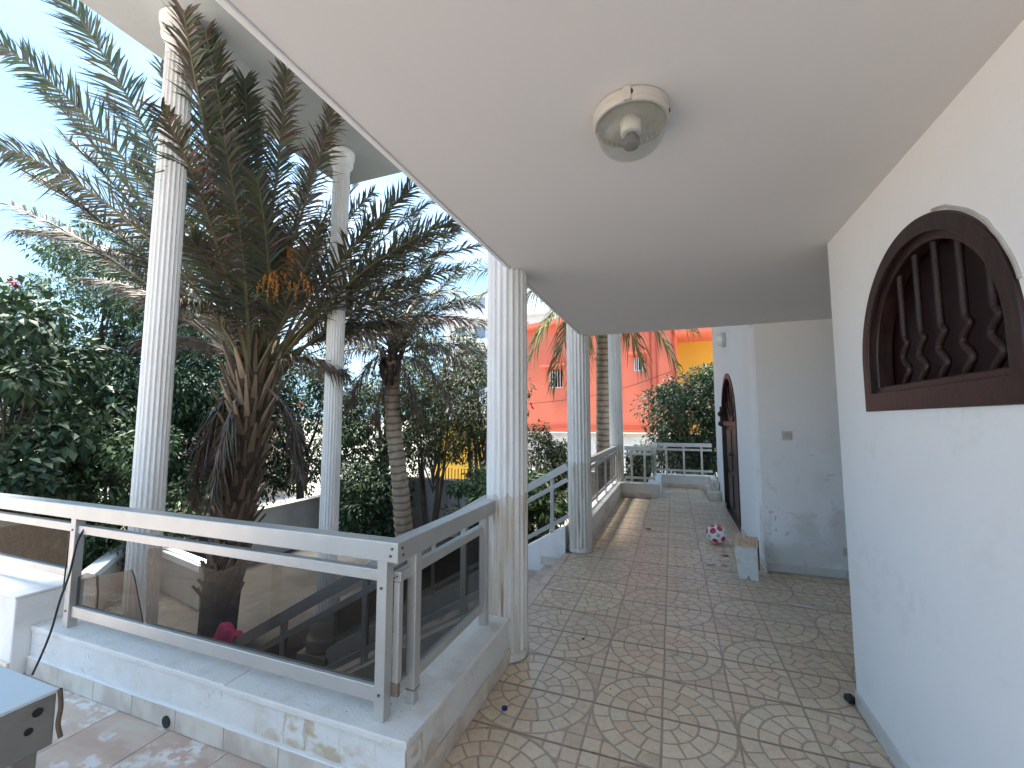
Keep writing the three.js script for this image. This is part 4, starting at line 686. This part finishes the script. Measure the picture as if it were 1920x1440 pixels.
// ---------- broadleaf trees and shrubs ----------
function crownGeo(clumps, leafLen, tones, R, aspect = 0.42, flat = 0.5) {
  const pos = [], col = [], a = new THREE.Vector3(), d = new THREE.Vector3(), n = new THREE.Vector3(), s = new THREE.Vector3();
  for (const [cx, cy, cz, r, count] of clumps) for (let i = 0; i < count; i++) {
    do { a.set(R() * 2 - 1, R() * 2 - 1, R() * 2 - 1); } while (a.lengthSq() > 1);
    const rr = Math.pow(a.length(), 0.35); a.normalize(); d.copy(a).multiplyScalar(0.6).add(new THREE.Vector3(R() - 0.5, R() - 0.5 - 0.35, R() - 0.5)).normalize();
    const px = cx + a.x * rr * r, py = cy + a.y * rr * r * 0.8, pz = cz + a.z * rr * r;
    n.set(R() - 0.5, flat + R() * 0.5, R() - 0.5).normalize(); s.crossVectors(d, n).normalize(); n.crossVectors(s, d);
    const L = leafLen * (0.6 + 0.7 * R()), w = L * aspect * 0.5, t = tones[Math.floor(R() * tones.length)], k = 0.7 + 0.6 * R(), fold = 0.25 * w;
    const B = [px, py, pz], E = [px + d.x * L, py + d.y * L - 0.12 * L, pz + d.z * L], m = 0.45 * L, Lf = [px + d.x * m + s.x * w + n.x * fold, py + d.y * m + s.y * w + n.y * fold, pz + d.z * m + s.z * w + n.z * fold], Rt = [px + d.x * m - s.x * w + n.x * fold, py + d.y * m - s.y * w + n.y * fold, pz + d.z * m - s.z * w + n.z * fold];
    pos.push(...B, ...Rt, ...E, ...B, ...E, ...Lf); for (let q = 0; q < 6; q++) col.push(t[0] * k, t[1] * k, t[2] * k);
  }
  const g = new THREE.BufferGeometry(); g.setAttribute('position', new THREE.Float32BufferAttribute(pos, 3)); g.setAttribute('color', new THREE.Float32BufferAttribute(col, 3)); g.computeVertexNormals(); return g;
}
const DARK = [[0.036, 0.072, 0.034], [0.046, 0.088, 0.038], [0.032, 0.062, 0.036], [0.062, 0.105, 0.042]], MID = [[0.060, 0.115, 0.052], [0.078, 0.138, 0.055], [0.050, 0.098, 0.052], [0.10, 0.16, 0.06]], OLIVE = [[0.060, 0.080, 0.030], [0.085, 0.105, 0.034], [0.045, 0.062, 0.026]];
function tree(name, label, category, seed, { base, centre, rx, ry, rz, clumps, per, leaf, tones, trunk = 0.1, stems = 1, aspect = 0.42, extra = null, group }) {
  const R = rng(seed), t = thing(name, label, category, [0, 0, 0], 0, group), list = [], [bx, by, bz] = base, [cx, cy, cz] = centre;
  for (let i = 0; i < clumps; i++) { let x, y, z; do { x = R() * 2 - 1; y = R() * 2 - 1; z = R() * 2 - 1; } while (x * x + y * y + z * z > 1); const l = Math.hypot(x, y, z), k = Math.pow(l, 0.6) / (l + 1e-6) * (0.8 + 0.3 * R()); const r = (0.32 + 0.38 * R()) * Math.min(rx, ry, 1.6) * 0.62; list.push([cx + x * k * rx, cy + y * k * ry, cz + z * k * rz, r, Math.round(per * (0.6 + 0.8 * R()))]); }
  const wood = [];
  for (let s = 0; s < stems; s++) { const a = R() * 6.28, o = stems > 1 ? 0.12 : 0; wood.push(taper([[bx + Math.cos(a) * o, by, bz + Math.sin(a) * o], [bx + (cx - bx) * 0.4 + Math.cos(a) * o * 3 + (R() - 0.5) * 0.2, by + (cy - by) * 0.5, bz + (cz - bz) * 0.4 + Math.sin(a) * o * 3], [cx + Math.cos(a) * o * 5, cy + 0.2 * ry, cz + Math.sin(a) * o * 5]], trunk, trunk * 0.35, 12, 8, 0.3)); }
  for (let i = 0; i < list.length; i += Math.max(1, Math.round(list.length / 16))) { const c = list[i], h = 0.35 + 0.45 * R(), sx = bx + (cx - bx) * h, sy = by + (cy - by) * h, sz = bz + (cz - bz) * h; wood.push(taper([[sx, sy, sz], [(sx + c[0]) / 2 + (R() - 0.5) * 0.3, (sy + c[1]) / 2 + 0.15, (sz + c[2]) / 2 + (R() - 0.5) * 0.3], [c[0], c[1], c[2]]], trunk * 0.4, trunk * 0.1, 8, 5, 0.2)); }
  part('trunk', merge(wood), M.bark, t);
  part('crown', crownGeo(list, leaf, tones, R, aspect), M.leaf, t);
  if (extra) { const cl = list.filter((c, i) => i % extra.every === 0).map((c) => [c[0], c[1], c[2], c[3] * 1.15, extra.per]); part('flowers', crownGeo(cl, extra.size, extra.tones, R, 0.9), M.leaf, t).userData.kind = 'stuff'; }
  return t;
}
const WOOD = 'trees and shrubs of the garden';
tree('hibiscus_bush', 'dark broad-leaved hibiscus with a red flower at the left edge', 'bush', 401, { base: [-12.4, GY, -4.5], centre: [-12.3, 1.35, -4.3], rx: 1.9, ry: 2.9, rz: 1.6, clumps: 75, per: 120, leaf: 0.19, tones: DARK, trunk: 0.09, stems: 3, aspect: 0.62, group: WOOD });
tree('feathery_tree', 'light green feathery tree rising behind the hibiscus at left', 'tree', 402, { base: [-15.6, GY, -7.0], centre: [-15.2, 3.4, -6.9], rx: 3.2, ry: 3.7, rz: 2.4, clumps: 170, per: 170, leaf: 0.15, tones: MID, trunk: 0.16, stems: 2, aspect: 0.34, group: WOOD });
tree('garden_tree', 'dense green tree directly behind the leftmost column', 'tree', 403, { base: [-14.6, GY, -8.4], centre: [-14.4, 1.9, -8.2], rx: 2.7, ry: 3.5, rz: 2.2, clumps: 140, per: 150, leaf: 0.15, tones: DARK, trunk: 0.15, stems: 2, group: WOOD });
tree('garden_shrub', 'low green shrub above the railing left of the leftmost column', 'shrub', 404, { base: [-12.2, GY, -6.2], centre: [-12.1, -0.1, -6.0], rx: 1.9, ry: 1.8, rz: 1.6, clumps: 70, per: 130, leaf: 0.15, tones: MID, trunk: 0.07, stems: 3, group: WOOD });
tree('garden_shrub', 'dark low shrub at the lower left above the handrail', 'shrub', 405, { base: [-13.9, GY, -5.6], centre: [-13.9, 0.2, -5.4], rx: 1.9, ry: 2.0, rz: 1.6, clumps: 70, per: 130, leaf: 0.17, tones: DARK, trunk: 0.07, stems: 3, group: WOOD });
tree('garden_tree', 'dark tree behind the date palm trunk', 'tree', 406, { base: [-13.6, GY, -9.9], centre: [-13.4, 1.5, -9.7], rx: 2.4, ry: 3.2, rz: 2.0, clumps: 130, per: 150, leaf: 0.15, tones: DARK, trunk: 0.15, stems: 2, group: WOOD });
tree('garden_tree', 'shadowy tree between the date palm and the slim column', 'tree', 407, { base: [-11.6, GY, -11.2], centre: [-11.4, 1.3, -11.0], rx: 2.2, ry: 2.6, rz: 1.8, clumps: 90, per: 150, leaf: 0.15, tones: DARK, trunk: 0.14, stems: 2, group: WOOD });
tree('garden_tree', 'dark green tree left of the ringed palm trunk', 'tree', 408, { base: [-9.2, GY, -12.3], centre: [-9.1, 1.3, -12.1], rx: 2.0, ry: 2.3, rz: 1.6, clumps: 90, per: 150, leaf: 0.14, tones: DARK, trunk: 0.13, stems: 2, group: WOOD });
tree('garden_shrub', 'dark shrub at the foot of the wall left of the ringed palm', 'shrub', 409, { base: [-8.6, GY, -10.6], centre: [-8.5, -0.7, -10.5], rx: 1.2, ry: 1.2, rz: 0.9, clumps: 46, per: 120, leaf: 0.14, tones: DARK, trunk: 0.05, stems: 3, group: WOOD });
tree('garden_tree', 'thin-stemmed tree in front of the grey wall, right of the ringed palm', 'tree', 410, { base: [-6.83, GY, -11.35], centre: [-6.55, 1.75, -11.1], rx: 1.45, ry: 1.55, rz: 1.3, clumps: 70, per: 110, leaf: 0.12, tones: OLIVE, trunk: 0.065, stems: 4, group: WOOD });
tree('garden_tree', 'olive green tree behind the nearest column', 'tree', 411, { base: [-5.7, GY, -12.5], centre: [-5.6, 1.9, -12.4], rx: 1.3, ry: 1.9, rz: 1.2, clumps: 60, per: 110, leaf: 0.12, tones: OLIVE, trunk: 0.09, stems: 2, group: WOOD });
tree('bougainvillea', 'upright leafy bush in front of the orange house, right of the nearest column', 'bush', 412, { base: [-3.5, GY, -11.4], centre: [-3.45, 0.25, -11.3], rx: 0.85, ry: 1.3, rz: 0.8, clumps: 60, per: 120, leaf: 0.12, tones: OLIVE, trunk: 0.06, stems: 4, extra: { every: 5, per: 16, size: 0.07, tones: [[0.45, 0.18, 0.14]] }, group: WOOD });
tree('bougainvillea', 'dark bougainvillea with pale pink blooms behind the end railing', 'bush', 413, { base: [0.6, GY, -14.8], centre: [0.75, 1.5, -14.6], rx: 1.5, ry: 1.6, rz: 1.0, clumps: 120, per: 160, leaf: 0.13, tones: DARK, trunk: 0.08, stems: 4, extra: { every: 3, per: 14, size: 0.08, tones: [[0.50, 0.20, 0.20], [0.55, 0.34, 0.30]] }, group: WOOD });
tree('bougainvillea', 'leafy spray of bougainvillea rising beside the far house corner', 'bush', 414, { base: [1.7, GY, -14.9], centre: [1.55, 2.4, -14.6], rx: 0.9, ry: 1.6, rz: 0.8, clumps: 60, per: 150, leaf: 0.13, tones: MID, trunk: 0.07, stems: 3, group: WOOD });
tree('mango_shrub', 'glossy-leaved shrub below the far stair railing', 'shrub', 415, { base: [-2.75, GY, -8.4], centre: [-2.7, -0.25, -8.3], rx: 0.62, ry: 0.75, rz: 0.6, clumps: 26, per: 60, leaf: 0.22, tones: MID, trunk: 0.05, stems: 3, aspect: 0.26, group: WOOD });
tree('garden_shrub', 'rounded shrub left of the nearest column by the grey wall', 'shrub', 416, { base: [-4.7, GY, -9.9], centre: [-4.65, -0.55, -9.8], rx: 0.62, ry: 0.9, rz: 0.6, clumps: 26, per: 80, leaf: 0.15, tones: MID, trunk: 0.05, stems: 3, group: WOOD });
tree('garden_shrub', 'low hedge shrub under the bougainvillea behind the end railing', 'shrub', 417, { base: [-0.4, GY, -13.4], centre: [-0.4, 0.0, -13.3], rx: 1.1, ry: 0.9, rz: 0.7, clumps: 40, per: 100, leaf: 0.13, tones: DARK, trunk: 0.05, stems: 3, group: WOOD });
tree('pale_tree', 'pale hazy tree far behind the palms', 'tree', 418, { base: [-13.0, GY, -22], centre: [-12.5, 4.6, -22], rx: 3.2, ry: 2.8, rz: 2.4, clumps: 70, per: 90, leaf: 0.24, tones: OLIVE, trunk: 0.2, group: WOOD });
single('hibiscus_flower', 'single red hibiscus flower on the bush at left', 'flower', crownGeo([[-11.9, 4.2, -4.2, 0.05, 18]], 0.09, [[0.34, 0.012, 0.02]], rng(9), 0.8), M.leaf);

// ---------- garden walls and neighbours ----------
const wallMat = std({ map: rep(tex(512, 512, (u, v) => mix([0.30, 0.285, 0.27], [0.50, 0.485, 0.46], fbm(u, v, 5, 5, 5, 171)), {}), 0.4), bumpMap: rep(grainBump, 0.8), bumpScale: 0.006, roughness: 0.9 });
{
  const t = thing('garden_wall', 'grey rendered garden wall behind the thin-stemmed tree', 'wall'); part('wall', box(-9.8, -5.5, GY + 0.004, -0.36, -12.0, -11.8, 0.01), wallMat, t); part('coping', box(-9.85, -5.45, -0.359, -0.30, -12.05, -11.75, 0.01), wallMat, t);
  for (let x = -6.9; x < -5.5; x += 0.11) part('spike', box(x, x + 0.018, -0.298, 0.0 + 0.04 * hash(Math.round(x * 100), 1, 1), -11.91, -11.89, 0), M.black, t);
  const u = thing('garden_wall', 'low grey garden wall right of the date palm trunk', 'wall'); part('wall', box(-10.0, -9.82, GY + 0.004, -0.78, -11.8, -7.4, 0.01), wallMat, u); part('coping', box(-10.04, -9.78, -0.779, -0.72, -11.8, -7.36, 0.01), wallMat, u);
  const w = thing('garden_wall', 'pale garden wall below the orange house', 'wall'); part('wall', box(-5.3, 6, GY + 0.004, -0.36, -15.6, -15.4, 0.01), wallMat, w); part('coping', box(-5.35, 6, -0.359, -0.30, -15.65, -15.35, 0.01), wallMat, w);
  const v = thing('boundary_wall', 'white boundary wall with beige coping at the foot of the orange house', 'wall'); part('wall', box(-12, 9, GY + 0.004, 0.82, -19.2, -19.0, 0.01), M.whitewash, v); part('coping', box(-12, 9, 0.822, 0.98, -19.3, -18.9, 0.01), M.tanwall, v);
  const f = thing('iron_fence', 'black iron fence on the pale wall behind the bougainvillea', 'fence'); for (let x = -0.2; x < 3; x += 0.13) part('picket', box(x, x + 0.022, -0.298, 0.75, -15.51, -15.49, 0), M.black, f); for (const y of [-0.15, 0.6]) part('rail', box(-0.2, 3, y, y + 0.03, -15.535, -15.512, 0), M.black, f);
  const c = thing('garden_kerb', 'low white coping wall around the red paved bed behind the leftmost column', 'low wall');
  part('kerb', bar([-9.3, -1.25, -4.25], [-11.9, -1.25, -6.5], 0.25, 0.12), M.whitewash, c); part('kerb', bar([-11.6, -1.25, -6.45], [-8.3, -1.25, -5.75], 0.25, 0.12), M.whitewash, c);
  part('wall', bar([-9.3, -1.655, -4.25], [-11.9, -1.655, -6.5], 0.18, 0.68), M.tanwall, c); part('wall', bar([-11.6, -1.655, -6.45], [-8.3, -1.655, -5.75], 0.18, 0.68), M.tanwall, c);
  const red = std({ map: rep(tex(512, 512, (u, v) => mix([0.17, 0.075, 0.055], [0.34, 0.17, 0.125], fbm(u, v, 12, 30, 4, 181))), 0.5), roughness: 0.85, bumpMap: rep(grainBump, 1), bumpScale: 0.01 });
  const s = structure('driveway', (() => { const sh = new THREE.Shape([[-6.0, 2.4], [-8.6, 3.6], [-12.0, 6.3], [-18, 6.0], [-18, 2]].map((p) => new THREE.Vector2(...p))); const g = new THREE.ExtrudeGeometry(sh, { depth: 0.05, bevelEnabled: false }); g.rotateX(-Math.PI / 2); g.translate(0, GY + 0.012, 0); return uvm(g); })(), red);
}
const orange = std({ map: rep(tex(512, 512, (u, v) => mix([0.70, 0.165, 0.095], [0.76, 0.195, 0.115], fbm(u, v, 6, 6, 5, 191))), 0.2), roughness: 0.85 }), orangeDark = std({ color: rgb(0.50, 0.10, 0.055), roughness: 0.85 }), yellow = std({ map: rep(tex(512, 512, (u, v) => mix([0.74, 0.43, 0.05], [0.80, 0.49, 0.07], fbm(u, v, 6, 6, 5, 195))), 0.2), roughness: 0.85 });
function neighbourWindow(parent, x, y, w, h, z) {
  const g = new THREE.Group(); g.name = 'window'; parent.add(g);
  part('pane', box(x - w / 2, x + w / 2, y - h / 2, y + h / 2, z - 0.14, z - 0.12, 0), M.darkglass, g);
  for (const [a, b, c, d] of [[x - w / 2, x + w / 2, y - h / 2, y - h / 2 + 0.05], [x - w / 2, x - w / 2 + 0.05, y - h / 2 + 0.05, y + h / 2]]) part('frame', box(a, b, c, d, z - 0.118, z - 0.02, 0), M.whitewash, g);
  for (let k = 1; k < 5; k++) { const bx = x - w / 2 + w * k / 5 + 0.01; part('bar', box(bx - 0.016, bx + 0.016, y - h / 2, y + h / 2, z - 0.07, z - 0.04, 0), M.whitewash, g); }
  part('hood', box(x - w * 0.85, x + w * 1.15, y + h / 2 + 0.12, y + h / 2 + 0.24, z, z + 0.45, 0.01), orange, parent);
}
{
  const t = thing('orange_house', 'salmon orange house with small barred windows beyond the terrace', 'house');
  const wins = [[-1.72, 4.42, 0.55, 0.72], [-3.85, 4.35, 0.62, 1.0], [-7.2, 4.05, 1.0, 1.15]], z = -22;
  const s = rectShape(-10.2, 0.22, GY + 0.004, 7.6); for (const [x, y, w, h] of wins) s.holes.push(new THREE.Path([[x - w / 2, y - h / 2], [x - w / 2, y + h / 2], [x + w / 2, y + h / 2], [x + w / 2, y - h / 2]].map((p) => new THREE.Vector2(...p))));
  const g = new THREE.ExtrudeGeometry(s, { depth: 0.25, bevelEnabled: false }); g.translate(0, 0, z - 0.25); part('wall', uvm(g), orange, t);
  part('wall', box(-10.2, -10.0, GY + 0.004, 7.6, -30, z - 0.252, 0), orange, t); 
  for (const w of wins) neighbourWindow(t, ...w, z);
  part('plinth_band', box(-10.25, 0.27, 1.12, 1.30, z + 0.002, z + 0.09, 0.01), orangeDark, t); part('cornice', box(-10.5, 0.5, 7.3, 7.6, z + 0.002, z + 0.5, 0.02), orange, t);
  for (const x of [-0.75, -1.05]) part('drainpipe', cyl(0.035, 5.9, [x, 4.25, z + 0.04], 'y', 10), orangeDark, t);
  part('drainpipe', cyl(0.045, 5.9, [0.12, 4.25, z + 0.06], 'y', 10), orangeDark, t);
  t.rotation.y = -0.42; t.position.set(0.22, 0, -22).sub(new THREE.Vector3(0.22, 0, -22).applyAxisAngle(new THREE.Vector3(0, 1, 0), -0.42));
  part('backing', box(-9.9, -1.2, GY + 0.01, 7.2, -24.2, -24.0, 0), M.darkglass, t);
  const y = thing('yellow_house', 'yellow house with orange eaves right of the orange house', 'house'); part('wall', box(0.226, 10, GY + 0.004, 6.6, -25, -24, 0), yellow, y); part('eaves', box(0.226, 10, 5.62, 6.3, -23.99, -21.4, 0.02), orange, y);
  const y2 = thing('yellow_house', 'low yellow and pink annex glimpsed behind the thin-stemmed tree', 'house'); part('wall', box(-10.4, -7.9, GY + 0.004, 1.42, -18.5, -17.5, 0), yellow, y2); part('wall', box(-7.898, -7.4, GY + 0.004, 1.2, -18.4, -17.5, 0), std({ color: rgb(0.62, 0.33, 0.30), roughness: 0.85 }), y2); part('roof', box(-10.6, -7.3, 1.43, 1.55, -18.7, -17.2, 0.01), M.tanwall, y2);
  const wb = thing('white_building', 'tall white apartment building far behind the palms', 'building'); const wm = std({ color: rgb(0.62, 0.64, 0.66), roughness: 0.8 }), farGlass = std({ color: rgb(0.20, 0.25, 0.30), roughness: 0.3 }); part('wall', box(-24, -10, GY + 0.004, 15.5, -50, -42, 0), wm, wb); for (let k = 0; k < 4; k++) { part('balcony', box(-23.5, -10.5, 2.8 + k * 3.2, 3.8 + k * 3.2, -41.98, -40.8, 0.02), wm, wb); for (let j = 0; j < 5; j++) part('window', box(-22.6 + j * 2.5, -21.4 + j * 2.5, 4.2 + k * 3.2, 5.4 + k * 3.2, -41.995, -41.93, 0), farGlass, wb); }
  const cw = thing('cream_house', 'sunlit cream house glimpsed below the palm beyond the garden wall', 'house'); part('wall', box(-22, -17.5, GY + 0.004, 2.2, -16, -11, 0), std({ color: rgb(0.72, 0.58, 0.44), roughness: 0.85 }), cw); part('roof', box(-22.3, -17.2, 2.21, 2.4, -16.3, -10.7, 0.01), orange, cw);
  single('power_cable', 'thin dark cable sagging across the orange wall', 'cable', tube([[-12, 2.5, -21.9], [-6, 2.75, -21.86], [-2.6, 3.2, -21.86], [0.1, 3.9, -21.88]], 0.014, 40, 5), M.black, t.position.toArray(), -0.42);
}
renderer.render(scene, camera);
